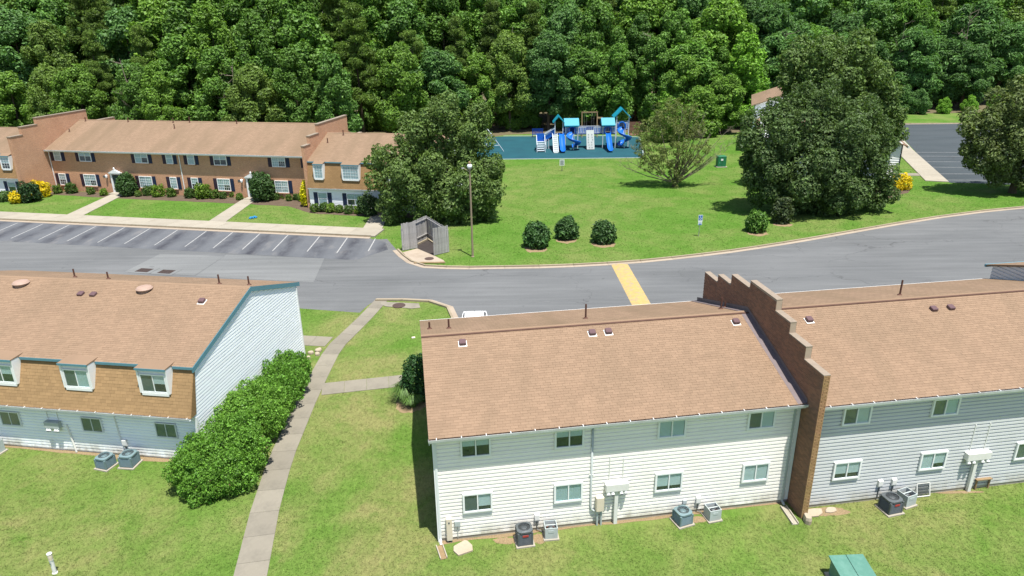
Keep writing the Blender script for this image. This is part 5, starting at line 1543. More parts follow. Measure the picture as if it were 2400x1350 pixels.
def blob_points(blobs, density, rng, inner=.12, squash=1.0, lo=.80, hi=1.06):
    """points over the outside of a heap of balls (x, y, z, r)"""
    B = np.array(blobs, float); P, N = [], []
    for i, (x, y, z, r) in enumerate(B):
        n = int(density * r * r * 12.6)
        d = rng.normal(0, 1, (n, 3)); d /= np.linalg.norm(d, axis=1)[:, None]
        rad = r * rng.uniform(lo, hi, n)
        # ragged surface
        rad *= 1 + .20 * np.sin(d[:, 0] * 7 + i) * np.sin(d[:, 1] * 6 + 2 * i) + .10 * np.sin(d[:, 2] * 13 + i)
        p = d * rad[:, None] * np.array([1, 1, squash]) + [x, y, z]
        keep = np.ones(n, bool)
        for j, (a, b, c, q) in enumerate(B):
            if j == i: continue
            dd = ((p - [a, b, c]) / [1, 1, squash]); keep &= (dd * dd).sum(1) > (q * .62) ** 2
        keep |= rng.random(n) < inner
        P.append(p[keep]); N.append(d[keep])
    return np.concatenate(P), np.concatenate(N)

def crown_blobs(w, h, z0, n, rng, shape='round', rb=(.15, .25), flat=1.0):
    out = []
    for i in range(n):
        t = (i + .5) / n
        a = i * 2.39996 + rng.uniform(-.4, .4)
        if shape == 'round':
            s = rng.uniform(.08, .97); prof = math.sin(math.pi * min(1, s ** .75)) ** .6
        elif shape == 'cone':
            s = rng.uniform(0, 1); prof = (1 - s) ** .8 + .08
        else:
            s = rng.uniform(.0, 1); prof = (1 - s ** 2.2) ** .5 * (.55 + .45 * min(1, s * 3))
        rr = rng.uniform(.35, .86) * prof * w / 2
        r = rng.uniform(*rb) * w / 2 * (1.15 - .3 * s) * flat
        out.append((math.cos(a) * rr, math.sin(a) * rr, z0 + s * h * .94 + r * .3, r))
    return out

def trunk_mesh(h, r, seed, limbs=6, spread=3.0, zsplit=.35, name='trunk', lean=.3, mat='bark'):
    rg = random.Random(seed); m = MB()
    top = Vector((rg.uniform(-lean, lean), rg.uniform(-lean, lean), h * .8))
    m.tube([(0, 0, -.1), (0, 0, h * .12), top * .5, top], [r * 1.35, r, r * .7, r * .18], 8)
    for k in range(limbs):
        t = zsplit + (1 - zsplit) * k / max(1, limbs) * .8
        p = top * t; a = k * 2.4 + rg.uniform(-.4, .4); s = spread * rg.uniform(.6, 1.0) * (1.15 - t)
        e = p + Vector((math.cos(a) * s, math.sin(a) * s, s * rg.uniform(.35, .8)))
        mid = p.lerp(e, .5) + Vector((0, 0, -.08 * s))
        m.tube([p, mid, e], [r * .42 * (1.2 - t), r * .25 * (1.2 - t), .03], 6)
    return m.mesh(name, M[mat])

nrng = np.random.default_rng(7)
prng = random.Random(7)
# --- prototypes for the wood, built once, then placed singly
PROTO = {}
def proto(key, w, h, z0, n, shape, dens, leaf, rb, seed, aspect=.6, flat=1.0, squash=1.0, jitter=.6, up=.45):
    rg = random.Random(seed); nr = np.random.default_rng(seed)
    bl = crown_blobs(w, h - z0, z0, n, rg, shape, rb, flat)
    P, N = blob_points(bl, dens, nr, .1, squash)
    PROTO[key] = (leaf_mesh('crown', P, N, leaf, nr, aspect, jitter, up), trunk_mesh(h, .28, seed, 7, w * .32), h, w)
proto('oak_a', 11, 21, 4.0, 95, 'round', 36, .33, (.13, .27), 101)
proto('oak_b', 12, 19, 2.5, 105, 'round', 34, .34, (.12, .25), 102)
proto('oak_c', 9, 22, 3.0, 95, 'tall', 38, .32, (.15, .30), 103)
proto('maple', 10, 18, 1.5, 95, 'tall', 38, .31, (.13, .27), 104, .75)
proto('pine_a', 9, 24, 7.0, 80, 'cone', 34, .42, (.13, .27), 105, .26, 1.0, .55, 1.0, .5)
proto('pine_b', 10, 23, 6.0, 75, 'tall', 34, .42, (.12, .24), 106, .26, 1.0, .6, 1.0, .5)
proto('sumac', 10, 13, .4, 90, 'round', 30, .46, (.13, .28), 107, .36, 1.0, .75, .45, .8)
proto('under', 7, 7, .0, 60, 'round', 46, .26, (.15, .32), 108, .6)
def plant(key, name, loc, s, rz, col, label, cat, group, sz=None, trunk=True):
    cm, tm, h, w = PROTO[key]
    r = empty(name, loc, rz); r.scale = (s, s, sz or s)
    tag(r, label, cat, group)
    o = link('crown', cm, r); o.color = (*col, 1)
    if trunk: link('trunk', tm, r)
    return r
GREENS = {'deep': (0.086, 0.182, 0.033), 'mid': (0.108, 0.22, 0.034), 'fresh': (0.138, 0.259, 0.034), 'olive': (0.127, 0.207, 0.036), 'blue': (0.095, 0.2, 0.051), 'pine': (0.13, 0.207, 0.042), 'bright': (0.165, 0.341, 0.033)}
KIND_TXT = {'oak_a': 'broad-crowned tree', 'oak_b': 'spreading tree', 'oak_c': 'tall narrow tree', 'maple': 'dense leafy tree', 'pine_a': 'conical pine', 'pine_b': 'shaggy pine', 'sumac': 'feathery-leaved tree', 'under': 'low shrubby tree'}
def region_txt(x):
    if x < -48: return "behind brick row's left end"
    if x < -26: return "behind brick row's middle"
    if x < -6: return 'behind the centre-left wing'
    if x < 26: return 'behind the playground'
    if x < 58: return 'behind the round tree'
    return 'beyond the right lot'
rank_txt = ["wood's front rank", "wood's second rank", "wood's third rank", "wood's fourth rank", "wood's back rank"]
forest = []
edge = [(-130, 122), (-75, 113), (-58, 110.5), (-40, 107), (-24, 108), (-12, 126), (0, 134), (24, 134.5), (36, 133), (46, 136), (58, 150), (75, 157), (92, 157), (130, 157)]
def edge_y(x):
    for (a, b), (c, d) in zip(edge, edge[1:]):
        if a <= x <= c: return b + (d - b) * (x - a) / (c - a)
    return edge[0][1] if x < edge[0][0] else edge[-1][1]
frng = random.Random(31)
for rank, (dy, step, hs) in enumerate(((2.5, 6.6, (.74, .98)), (10.5, 7.2, (1.0, 1.25)), (20, 8.0, (1.2, 1.45)), (33, 9.0, (1.45, 1.75)), (47, 9.5, (1.6, 1.9)))):
    x = -92 - rank * 12
    while x < 100 + rank * 14:
        xx = x + frng.uniform(-1.4, 1.4); yy = edge_y(xx) + dy + frng.uniform(-1.8, 1.8)
        if xx > 52 and rank < 2: key = frng.choice(['sumac', 'sumac', 'maple', 'sumac'])
        elif rank == 0: key = frng.choice(['maple', 'oak_b', 'oak_c', 'maple', 'sumac'])
        else: key = frng.choice(['oak_a', 'oak_b', 'oak_c', 'pine_a', 'pine_b', 'oak_a', 'maple'])
        if -26 < xx < -10 and rank == 1: key = frng.choice(['pine_b', 'pine_a'])
        h0 = PROTO[key][2]
        tgt = {0: 15.5, 1: 21, 2: 26, 3: 32, 4: 40}[rank] * frng.uniform(.85, 1.15)
        s = tgt / h0
        sw = min(s, 1.45) * frng.uniform(.9, 1.12)
        cname = frng.choice(['deep', 'mid', 'mid', 'fresh', 'olive', 'blue', 'mid']) if not key.startswith('pine') else frng.choice(['pine', 'pine', 'olive'])
        if key == 'sumac': cname = frng.choice(['blue', 'blue', 'mid'])
        g = GREENS[cname]; v = frng.uniform(.85, 1.2)
        shade = {'deep': 'dark green', 'mid': 'mid green', 'fresh': 'fresh green', 'olive': 'olive green', 'blue': 'bluish green', 'pine': 'yellowish green', 'bright': 'bright green'}[cname]
        lab = '%s %s in %s %s' % (shade, KIND_TXT[key], rank_txt[rank], region_txt(xx))
        forest.append((xx, lab, plant(key, 'pine_tree' if 'pine' in key else 'forest_tree', (xx, yy, 0), sw, frng.uniform(0, 6.28), tuple(c * v for c in g), lab, 'tree', 'trees of the wood', s)))
        x += step
for lab in sorted({f[1] for f in forest}):
    same = sorted([f for f in forest if f[1] == lab], key=lambda f: f[0])
    if len(same) > 1:
        for i, f in enumerate(same): f[2]['label'] = lab + (', leftmost' if i == 0 else ', %s from left' % ordinal(i))
for f in forest: f[2]['label'] = f[2]['label'].replace('in wood', 'in wood') if len(f[2]['label'].split()) <= 16 else f[2]['label'].replace(' green', '')
# brighter saplings and bushes along the edge of the wood
for k, (x, y, top, key, cn, s) in enumerate([(100, 292, 0, 'under', 'bright', .62), (25, 300, 0, 'under', 'bright', .6), (250, 290, 0, 'under', 'fresh', .55), (370, 285, 0, 'under', 'mid', .62), (190, 285, 0, 'under', 'fresh', .7), (590, 292, 0, 'under', 'fresh', .66), (660, 296, 0, 'under', 'mid', .8), (880, 305, 0, 'under', 'mid', .95), (940, 310, 0, 'under', 'fresh', .9), (1200, 302, 0, 'under', 'fresh', .85), (1240, 300, 0, 'under', 'mid', .8), (1440, 300, 0, 'maple', 'bright', .62), (1330, 302, 0, 'under', 'olive', .8), (1560, 330, 0, 'under', 'fresh', 1.0), (1640, 318, 0, 'under', 'fresh', 1.15), (1690, 312, 0, 'sumac', 'fresh', .8), (1600, 310, 0, 'maple', 'fresh', .75), (1735, 300, 0, 'maple', 'bright', .95), (1560, 305, 0, 'under', 'bright', 1.2), (2210, 266, 0, 'under', 'bright', .45), (2270, 265, 0, 'under', 'bright', .5), (2330, 266, 0, 'under', 'bright', .55), (2150, 267, 0, 'under', 'blue', .7), (2110, 266, 0, 'under', 'blue', .8), (1040, 305, 0, 'under', 'deep', .9)]):
    p = gp(x, y)
    plant(key, 'edge_bush', (p.x, p.y, 0), s, k * 1.3, GREENS[cn], '%s bush at the edge of the wood, %s of %d from the left' % ({'bright': 'bright green', 'fresh': 'fresh green', 'mid': 'mid green', 'olive': 'olive', 'blue': 'bluish', 'deep': 'dark'}[cn], ordinal(k), 25) if False else '%s %s by the wood, %s' % ({'bright': 'bright green', 'fresh': 'fresh green', 'mid': 'mid green', 'olive': 'olive', 'blue': 'bluish', 'deep': 'dark'}[cn], 'bush' if key == 'under' else 'young tree', {0: 'left of the first brick wall', 1: 'at the far left edge', 2: 'over the left end of the brick roof', 3: 'over the brick roof, between two dark gaps', 4: 'just behind the first stepped wall', 5: 'over the middle of the brick roof', 6: 'over the right part of the brick roof', 7: 'right of the second stepped wall', 8: 'behind the multi-stemmed tree', 9: 'left of the blue bench', 10: 'above the blue bench', 11: 'behind the play towers', 12: 'behind the climbing bridge', 13: 'behind the half-bare juniper', 14: 'right behind the juniper', 15: 'between juniper and the large round tree', 16: 'over the juniper top', 17: 'left of the hidden roof', 18: 'right of the tall play tower', 19: 'at the kerb of the right lot, leftmost low one', 20: 'at the kerb of the right lot, middle low one', 21: 'at the kerb of the right lot, rightmost low one', 22: 'next to the large round tree, over the lot', 23: 'touching the large round tree, over the lot', 24: 'behind the wing roof'}[k]), 'bush' if key == 'under' else 'tree', 'bushes along the edge of the wood', None, False if key == 'under' else True)

# a few bare snags that stand out pale in the gaps of the wood
for k, (x, y, Y, hh) in enumerate([(1510, 300, 139, 17), (980, 300, 129, 15), (545, 300, 111, 14), (2245, 262, 160, 20), (330, 300, 112, 15), (1225, 300, 138, 17), (1820, 300, 144, 17), (2080, 262, 158, 18)]):
    rg = random.Random(300 + k); b = at(x, y, Y); m = MB()
    top = Vector((rg.uniform(-1.5, 1.5), rg.uniform(-.6, .6), hh))
    m.tube([(0, 0, 0), top * .5 + Vector((rg.uniform(-.4, .4), 0, 0)), top], [.2, .13, .03], 6)
    for j in range(11):
        t = rg.uniform(.3, .98); p = top * t; d = Vector((rg.uniform(-1, 1), rg.uniform(-1, .3), rg.uniform(.1, .9))).normalized() * rg.uniform(1, 2.8)
        m.tube([p, p + d * .6, p + d + Vector((0, 0, .4))], [.06, .04, .015], 4)
        for i in range(3):
            q = p + d * rg.uniform(.4, 1); m.tube([q, q + Vector((rg.uniform(-1, 1), rg.uniform(-1, 1), rg.uniform(0, 1)))], [.025, .01], 3)
    r = empty('dead_tree', (b.x, Y, 0)); tag(r, 'bare pale snag in the wood ' + ['right of the play structure', 'behind the multi-stemmed tree', 'over the middle of the brick roof', 'beyond the right lot', 'over the left part of the brick roof', 'left of the blue bench', 'above the half-hidden roof', 'beside the very large tree, over the lot'][k], 'tree', 'bare snags in the wood')
    m.build('trunk', M['bark_pale'], r)

# ---------------------------------------------------------------- single trees on the lawns
def hero(name, loc, blobs, dens, leaf, col, label, cat='tree', trunk_h=8, trunk_r=.3, limbs=8, spread=3.5, seed=1, aspect=.6, squash=1.0, jitter=.48, up=.3, inner=.08, mat='bark'):
    nr = np.random.default_rng(seed)
    r = empty(name, loc); tag(r, label, cat)
    P, N = blob_points(blobs, dens, nr, inner, squash)
    P = P[P[:, 2] > .02]; N = N[:len(P)] if len(N) != len(P) else N
    o = link('crown', leaf_mesh('crown', P, N[:len(P)], leaf, nr, aspect, jitter, up), r); o.color = (*col, 1)
    if trunk_h: link('trunk', trunk_mesh(trunk_h, trunk_r, seed, limbs, spread, mat=mat), r)
    return r
def pix_blobs(base, lst, rng, Y=None, depth=1.0):
    """balls listed as the pixel they show at and their radius in metres, spread in depth"""
    out = []
    for (x, y, r, dy) in lst:
        p = at(x, y, base.y + dy); out.append((p.x - base.x, dy, p.z, r))
    return out
hr = random.Random(3)
def fill(lst, n_each, spread, rr, seed, core=.66):
    """break each big ball into smaller clumps over its surface"""
    rg = random.Random(seed); out = []
    for (x, y, z, r) in lst:
        out.append((x, y, z, r * core))
        for k in range(n_each):
            a = k * 2.39996 + rg.uniform(-.3, .3); c = 1 - 2 * (k + .5) / n_each; s = math.sqrt(max(0, 1 - c * c))
            q = r * rg.uniform(rr[0], rr[1])
            d = r * rg.uniform(.62, .92) * spread
            out.append((x + d * s * math.cos(a), y + d * s * math.sin(a), max(q * .5, z + d * c), q))
    return out
# multi-stemmed tree by the enclosure
tb = gp(1030, 512)
L1 = [(930, 420, 2.5, -1.2), (1000, 400, 2.7, 0), (1075, 440, 2.6, -1.5), (1125, 430, 2.6, -.5), (985, 320, 2.3, 1.0), (1035, 270, 1.9, .5), (1100, 320, 2.3, .8), (1120, 268, 1.3, .8), (920, 480, 1.7, -1.2), (1000, 480, 1.9, -1.5), (1075, 495, 1.7, -1.5), (1130, 495, 1.3, -.8), (900, 380, 1.7, .5), (1060, 370, 2.4, 2.0), (1150, 400, 1.6, .2), (960, 355, 1.6, 0)]
hero('shade_tree', tb, fill(pix_blobs(tb, L1, hr), 9, 1.0, (.34, .5), 51), 62, .225, (.118, .188, .046), 'large multi-stemmed tree shading the plank enclosure', trunk_h=10, trunk_r=.34, limbs=10, spread=4.5, seed=51)
# half-bare juniper
jb_ = gp(1580, 438)
L2 = [(1640, 300, .9, .3), (1650, 345, .8, -.2), (1500, 300, .9, .3), (1630, 375, .9, -.4), (1510, 385, .8, -.3), (1535, 290, 1.0, .6), (1605, 345, 1.3, -.4), (1500, 350, 1.0, 0), (1625, 310, 1.0, .1), (1580, 250, 1.0, .5), (1560, 300, 1.6, .4), (1530, 350, 1.5, 0), (1570, 355, 1.7, -.3), (1600, 300, 1.5, .4), (1555, 265, 1.2, .6), (1590, 395, 1.3, -.2), (1545, 385, 1.3, -.2), (1580, 420, 1.0, -.2), (1515, 320, 1.1, .2), (1620, 265, 1.0, .6)]
ju = hero('juniper_tree', jb_, fill(pix_blobs(jb_, L2, hr), 12, 1.15, (.20, .36), 52, .3), 36, .25, (.165, .205, .062), 'olive half-bare juniper tree on the lawn right of the playground', trunk_h=6.5, trunk_r=.22, limbs=6, spread=3, seed=52, aspect=.3, squash=.85, jitter=.6, up=.55)
def bare_branches(parent, base, ends, seed, r0=.09, twigs=9):
    rg = random.Random(seed)
    for (x, y, dy) in ends:
        e = at(x, y, base.y + dy); e = Vector((e.x - base.x, dy, e.z)); s = Vector((rg.uniform(-.2, .2), 0, rg.uniform(.3, .8)))
        m = MB(); mid = s.lerp(e, .5) + Vector((0, 0, -.25)); m.tube([s, mid, e], [r0, r0 * .6, .012], 5)
        for k in range(twigs):
            t = rg.uniform(.35, 1.0); p = (s.lerp(mid, t * 2) if t < .5 else mid.lerp(e, t * 2 - 1))
            d = Vector((rg.uniform(-1, 1), rg.uniform(-1, 1), rg.uniform(-.1, 1))).normalized() * rg.uniform(.5, 1.3) + (e - s).normalized() * .5
            m.tube([p, p + d], [.022, .006], 3, False)
            for j in range(4):
                p2 = p + d * rg.uniform(.3, 1); d2 = Vector((rg.uniform(-1, 1), rg.uniform(-1, 1), rg.uniform(-.2, 1))).normalized() * rg.uniform(.25, .6)
                m.tube([p2, p2 + d2], [.012, .004], 3, False)
        m.build('bare_branch', M['bark_pale'], parent)
bare_branches(ju, jb_, [(1655, 335, .2), (1690, 330, 0), (1705, 350, -.3), (1630, 290, .4), (1660, 300, .3), (1640, 350, -.5), (1680, 365, .2), (1480, 345, -.2), (1670, 310, .6), (1695, 345, .5), (1720, 330, .1), (1645, 320, -.6), (1620, 260, .2), (1600, 250, -.2), (1540, 262, .3), (1470, 375, -.4), (1490, 330, .5), (1455, 388, .1), (1715, 295, .4), (1650, 270, .5)], 5)
# large round tree and the one behind it
ob = gp(1905, 492)
L3 = [(1800, 330, 3.0, -.5), (1800, 420, 2.7, -1), (1880, 300, 3.1, .5), (1890, 400, 3.3, -2.0), (1980, 330, 3.2, -1.0), (2030, 400, 2.9, -.5), (1960, 450, 2.7, -2.0), (1850, 470, 2.0, -1.5), (2050, 330, 2.4, .5), (1920, 250, 2.6, 1.2), (1780, 380, 1.8, -.5), (2055, 450, 1.8, -.8), (1930, 490, 1.8, -1.5), (1835, 270, 2.0, 1), (2020, 280, 2.2, 1.4)]
hero('round_tree', ob, fill(pix_blobs(ob, L3, hr), 10, 1.0, (.32, .48), 53), 56, .235, (.084, .140, .040), 'very large dark green round-crowned tree on the lawn by the road bend', trunk_h=13, trunk_r=.5, limbs=12, spread=6, seed=53)
ob2 = Vector((37.5, 84, 0))
L4 = [(1905, 150, 3.0, 0), (1985, 150, 3.2, 0), (2040, 205, 3.0, 0), (1950, 200, 3.2, -1), (2060, 260, 2.6, 0), (1870, 190, 2.2, .5), (2000, 260, 3.0, -1), (2075, 310, 2.2, 0), (1880, 230, 2.2, 0)]
hero('round_tree', ob2, fill(pix_blobs(ob2, L4, hr), 10, 1.0, (.32, .48), 54), 48, .26, (.105, .172, .040), 'olive green tree rising behind the very large round tree', trunk_h=15, trunk_r=.45, limbs=9, spread=5, seed=54)
# right edge tree
rb_ = gp(2372, 452)
L5 = [(2300, 300, 2.2, 0), (2370, 260, 2.7, 0), (2300, 370, 2.0, -.5), (2360, 340, 2.7, -1), (2400, 400, 2.2, -.6), (2340, 405, 1.6, -.3), (2430, 320, 3.0, 0), (2420, 230, 2.4, .5), (2275, 350, 1.2, 0), (2450, 400, 2.2, 0)]
hero('lawn_tree', rb_, fill(pix_blobs(rb_, L5, hr), 9, 1.0, (.32, .48), 55), 50, .25, (.120, .165, .048), 'pale olive tree cut by the right edge beside the parking lot', trunk_h=9, trunk_r=.35, limbs=8, spread=4.5, seed=55)

# ---------------------------------------------------------------- shrubs
def shrub(name, loc, w, h, col, label, cat='shrub', group=None, leaf=.2, dens=60, seed=1, n=10, shape='round', rz=0.0, aspect=.6, cache={}):
    key = (shape, leaf, n, seed % 3, round(w / h, 1))
    r = empty(name, loc, rz); tag(r, label, cat, group)
    if key not in cache:
        rg = random.Random(seed); nr = np.random.default_rng(seed + 5)
        bl = []
        for k in range(n):
            a = k * 2.4; s = (k + .5) / n
            if shape == 'egg': prof = math.sin(math.pi * (.16 + .80 * s)) ** .7; rr = prof * w * .5 * .5; r_ = w * .5 * (.45 + .18 * prof); zz = h * (.1 + .75 * s)
            else: prof = math.sqrt(max(.05, 1 - (s * 1.1 - .15) ** 2)); rr = w * .5 * .48 * prof; r_ = w * .5 * .52; zz = h * (.22 + .42 * s)
            if shape == 'egg' and s > .85: rr *= .3
            bl.append((rr * math.cos(a), rr * math.sin(a), min(zz, h - r_ * .8), r_))
        for k in range(16):   # uneven outline
            a, s = rg.uniform(0, 6.28), rg.uniform(.1, .92); pr = math.sin(math.pi * (.2 + .72 * s)) ** .7 * w * .5
            bl.append((pr * .78 * math.cos(a), pr * .78 * math.sin(a), h * s, w * rg.uniform(.09, .17)))
        bl.append((0, 0, h * .45, min(w * .46, h * .46)))
        P, N = blob_points(bl, dens, nr, .05, 1.0, .85, 1.04)
        keep = P[:, 2] > .02
        cache[key] = (leaf_mesh('foliage', P[keep], N[keep], leaf, nr, aspect, .7, .25), w, h)
    me, w0, h0 = cache[key]
    o = link('foliage', me, r, None, None, (w / w0, w / w0, h / h0)); o.color = (*col, 1)
    return r
for k, (x, y, w, h, lab, c) in enumerate([(1258, 584, 2.3, 2.25, 'leftmost of three rounded holly shrubs on the lawn by the road', (.055, .125, .034)), (1330, 564, 2.05, 2.05, 'middle of three rounded holly shrubs on the lawn by the road', (.060, .13, .036)), (1417, 573, 2.15, 2.0, 'rightmost of three rounded holly shrubs on the lawn by the road', (.062, .13, .038)), (1777, 547, 2.0, 2.0, 'bright-topped rounded shrub beside the road bend', (.085, .185, .026)), (1836, 526, 2.0, 2.6, 'grey-green shrub under the skirt of the very large tree', (.062, .09, .035))]):
    p = gp(x, y); blob_sheet('bare_soil', (p.x - .1, p.y + .1), w * .5, w * .52, M['dirt'], 60 + k, .0066)
    shrub('holly_shrub', p + Vector((0, w * .35, 0)), w, h, c, lab, 'shrub', 'rounded shrubs on the road lawn', .24, 55, 70 + k, 12, 'egg', k * 1.1)
for k, (x, y, w, h, lab) in enumerate([(293, 462, 2.3, 2.75, 'tall egg-shaped shrub at the left door of the brick row'), (612, 474, 2.6, 3.4, 'tall egg-shaped shrub at the right door of the brick row')]):
    shrub('door_shrub', gp(x, y) + Vector((0, .9, 0)), w, h, (.052, .11, .028), lab, 'shrub', 'tall shrubs by the doors', .22, 60, 81 + k, 12, 'egg', k)
YEL = (.62, .50, .012)
for k, (x, y, w, h, c, lab) in enumerate([(85, 466, 2.4, 2.1, YEL, 'larger yellow shrub before the first stepped brick wall'), (33, 479, 1.6, 1.4, YEL, 'smaller yellow shrub at the far left bed'), (62, 477, 2.4, 2.4, (.03, .07, .02), 'dark round shrub between two yellow shrubs'), (717, 486, 1.3, 3.2, (.62, .58, .012), 'narrow yellow-green shrub at the right end of the brick front'), (2118, 447, 2.6, 1.8, YEL, 'yellow shrub at the corner of the right block'), (862, 509, 2.3, 2.7, (.05, .095, .028), 'leafy round shrub at the end of the mansard block bed'), (8, 474, 1.8, 1.1, (.085, .15, .04), 'low grassy shrub cut by the left edge')]):
    shrub('garden_shrub', gp(x, y) + Vector((0, w * .4, 0)), w, h, c, lab, 'shrub', None, .2, 60, 90 + k, 9, 'round' if h < w * 1.2 else 'egg', k)
bw = [(131, 455, 1.2), (163, 455, 1.5), (202, 449, 1.2), (210, 457, 1.0), (237, 450, 1.1), (240, 460, 1.0), (322, 462, .85), (344, 460, 1.3), (367, 463, 1.6), (398, 463, 1.25), (442, 466, 1.4), (472, 468, 2.0), (500, 467, 1.25), (521, 467, .95), (544, 463, .9), (560, 470, .9), (644, 470, 1.0), (664, 467, .9), (676, 472, .85), (693, 470, .9), (706, 473, 1.0), (736, 499, 1.1), (757, 498, 1.15), (774, 500, 1.15), (795, 500, .95), (816, 503, 1.05), (837, 502, .95)]
for k, (x, y, w) in enumerate(bw):
    shrub('boxwood', gp(x, y) + Vector((0, w * .4, 0)), w, w * .86, [(.09, .16, .022), (.065, .125, .022), (.125, .215, .022)][(k * 7) % 3], '%s clipped boxwood from the left in the bed along the brick row' % ordinal(k), 'shrub', 'clipped boxwoods along the brick row', .16, 80, 3 * k, 7, 'round', k * .7)
# shrub and grass clump at the left wall of the cream block
shrub('wall_shrub', gp(980, 934), 1.7, 2.7, (.03, .085, .022), 'dark upright shrub against the left end of the cream block', 'shrub', None, .14, 130, 131, 12, 'egg')
def grass_clump(loc, r, h, label, seed, n=420, col=(.11, .20, .045)):
    nr = np.random.default_rng(seed); a = nr.uniform(0, 6.283, n); s = nr.uniform(.1, 1, n) ** .6
    base = np.stack([np.cos(a) * .18 * s, np.sin(a) * .18 * s, np.zeros(n)], 1)
    d = np.stack([np.cos(a), np.sin(a), np.zeros(n)], 1); hh = h * nr.uniform(.7, 1.1, n); rr = r * s
    side = np.stack([-np.sin(a), np.cos(a), np.zeros(n)], 1) * .012
    V = []; Q = []
    k1 = base + d * rr[:, None] * .45 + np.array([0, 0, 1]) * hh[:, None] * .85
    k2 = base + d * rr[:, None] * 1.0 + np.array([0, 0, 1]) * hh[:, None] * .62
    V = np.stack([base - side, base + side, k1 + side, k1 - side, k2 + side * .4, k2 - side * .4], 1).reshape(-1, 3)
    i = np.arange(n)[:, None] * 6
    Q = np.concatenate([i + [0, 1, 2, 3], i + [3, 2, 4, 5]], 0)
    e = empty('ornamental_grass', loc); tag(e, label, 'grass clump')
    o = link('blades', fast_mesh('blades', V, Q, M['leaf']), e); o.color = (*col, 1); tag(o, kind='stuff')
grass_clump(gp(948, 940), .85, 1.15, 'fountain-shaped grass clump beside the cream block', 1)
grass_clump(gp(968, 952), .6, .9, 'smaller grass clump in front of the fountain-shaped one', 2)
p = gp(2075, 457); grass_clump((p.x, p.y + .4, 0), 1.2, 1.7, 'fountain grass beside the yellow shrub of the right block', 3, 420)
p = gp(12, 470); grass_clump((p.x, p.y, 0), 1.4, 1.2, 'long-bladed grass clump at the far left bed', 4)
blob_sheet('bare_soil', gp(962, 948), .9, .9, M['dirt'], 77, .0066)

# ---------------------------------------------------------------- big hedge along the left block
HG = (.120, .262, .032)
def hedge(name, loc, lst, label, seed, col, leaf=.08, dens=330):
    hero(name, loc, fill(lst, 22, 1.0, (.20, .32), seed, .84), dens, leaf, col, label, 'hedge', 0, seed=seed, aspect=.7, jitter=.75, up=.35, inner=.04)
hedge('hedge_shrub', Vector((-13.55, 27.9, 0)), [(-.4, -1.35, .7, 1.0), (-.9, -.6, .9, 1.35), (.5, -.9, .85, 1.2), (-.3, .6, 1.2, 1.4), (.7, .4, 1.0, 1.25), (-1.4, .4, .85, 1.0), (.2, 1.4, 1.35, 1.2)], 'broad near shrub of the big green hedge by the path', 201, HG)
hedge('hedge_shrub', Vector((-13.35, 31.4, 0)), [(-.5, -.6, 1.3, 1.2), (.5, -.4, 1.15, 1.15), (-.3, .8, 1.35, 1.2), (.6, .9, 1.1, 1.1), (-.9, .3, 1.5, .8)], 'middle loose shrub of the big green hedge with tall shoots', 202, (.135, .28, .036))
hedge('hedge_shrub', Vector((-13.15, 34.9, 0)), [(-.5, -1.2, 1.0, 1.05), (.4, -.9, .95, 1.05), (-.4, .5, 1.0, 1.1), (.45, .8, .95, 1.05), (-.2, 2.0, .95, 1.05), (.35, 2.3, .85, .95)], 'far clipped shrub of the big green hedge, its rounded end', 203, (.112, .25, .030))
sheet('bare_soil', ragged([(-15.0, 26.7), (-12.8, 26.5), (-12.3, 29), (-12.3, 37.5), (-14, 38.2), (-14.8, 31)], .15, 9, .9), .0064, M['dirt'])

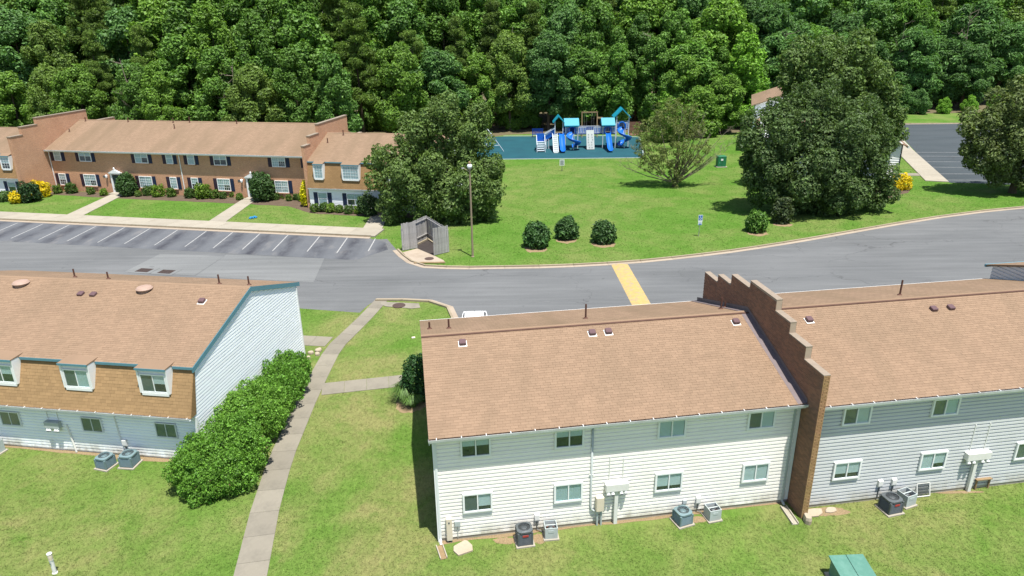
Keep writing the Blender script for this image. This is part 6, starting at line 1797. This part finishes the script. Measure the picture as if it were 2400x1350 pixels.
# ---------------------------------------------------------------- grass blades on the lawns
def in_poly(P, poly):
    x, y = P[:, 0], P[:, 1]; q = np.array(poly); ins = np.zeros(len(P), bool)
    m = (x > q[:, 0].min()) & (x < q[:, 0].max()) & (y > q[:, 1].min()) & (y < q[:, 1].max())
    if not m.any(): return ins
    xx, yy = x[m], y[m]; k = np.zeros(len(xx), bool)
    for (ax, ay), (bx_, by) in zip(poly, poly[1:] + poly[:1]):
        c = (ay > yy) != (by > yy)
        if by != ay: k ^= c & (xx < (bx_ - ax) * (yy - ay) / (by - ay) + ax)
    ins[m] = k
    return ins
def blades(name, n, ylim, xk, h, w, per, seed, label):
    nr = np.random.default_rng(seed)
    y = nr.uniform(ylim[0] ** .5, ylim[1] ** .5, n) ** 2
    x = nr.uniform(-1, 1, n) * (y * xk + 4)
    P = np.stack([x, y], 1); keep = np.ones(n, bool)
    for q in EXCL: keep &= ~in_poly(P, [(float(a), float(b)) for a, b in q])
    for fr, (u0, u1, v0, v1) in ((ap, (0, 48, -.55, 11)), (cp, (-9, 10.4, 0, 11.6)), (dp, (-18, 52, -3.6, 12.6))):
        o = fr(0, 0); ex = fr(1, 0) - o; ey = fr(0, 1) - o
        u = (x - o.x) * ex.x + (y - o.y) * ex.y; v = (x - o.x) * ey.x + (y - o.y) * ey.y
        keep &= ~((u > u0) & (u < u1) & (v > v0) & (v < v1))
    P = np.repeat(P[keep], per, 0); m = len(P)
    P = P + nr.normal(0, w * 1.6, (m, 2)); a = nr.uniform(0, 6.283, m); hh = h * nr.uniform(.5, 1.3, m); le = nr.uniform(.9, 2.2, m) * hh
    B = np.concatenate([P, np.zeros((m, 1))], 1)
    side = np.stack([-np.sin(a), np.cos(a), np.zeros(m)], 1) * (w * nr.uniform(.6, 1.2, m))[:, None]
    T = B + np.stack([np.cos(a) * le, np.sin(a) * le, hh], 1)
    V = np.stack([B - side, B + side, T + side * .25, T - side * .25], 1).reshape(-1, 3)
    o = link(name, fast_mesh(name, V, np.arange(m * 4).reshape(-1, 4), M['blade']))
    tag(o, label, 'grass', kind='stuff')
blades('grass', 200000, (17, 50), .82, .040, .012, 2, 1, 'short mown grass blades of the near lawns')
blades('grass', 170000, (50, 128), .86, .045, .028, 2, 2, 'short mown grass blades of the far lawns')
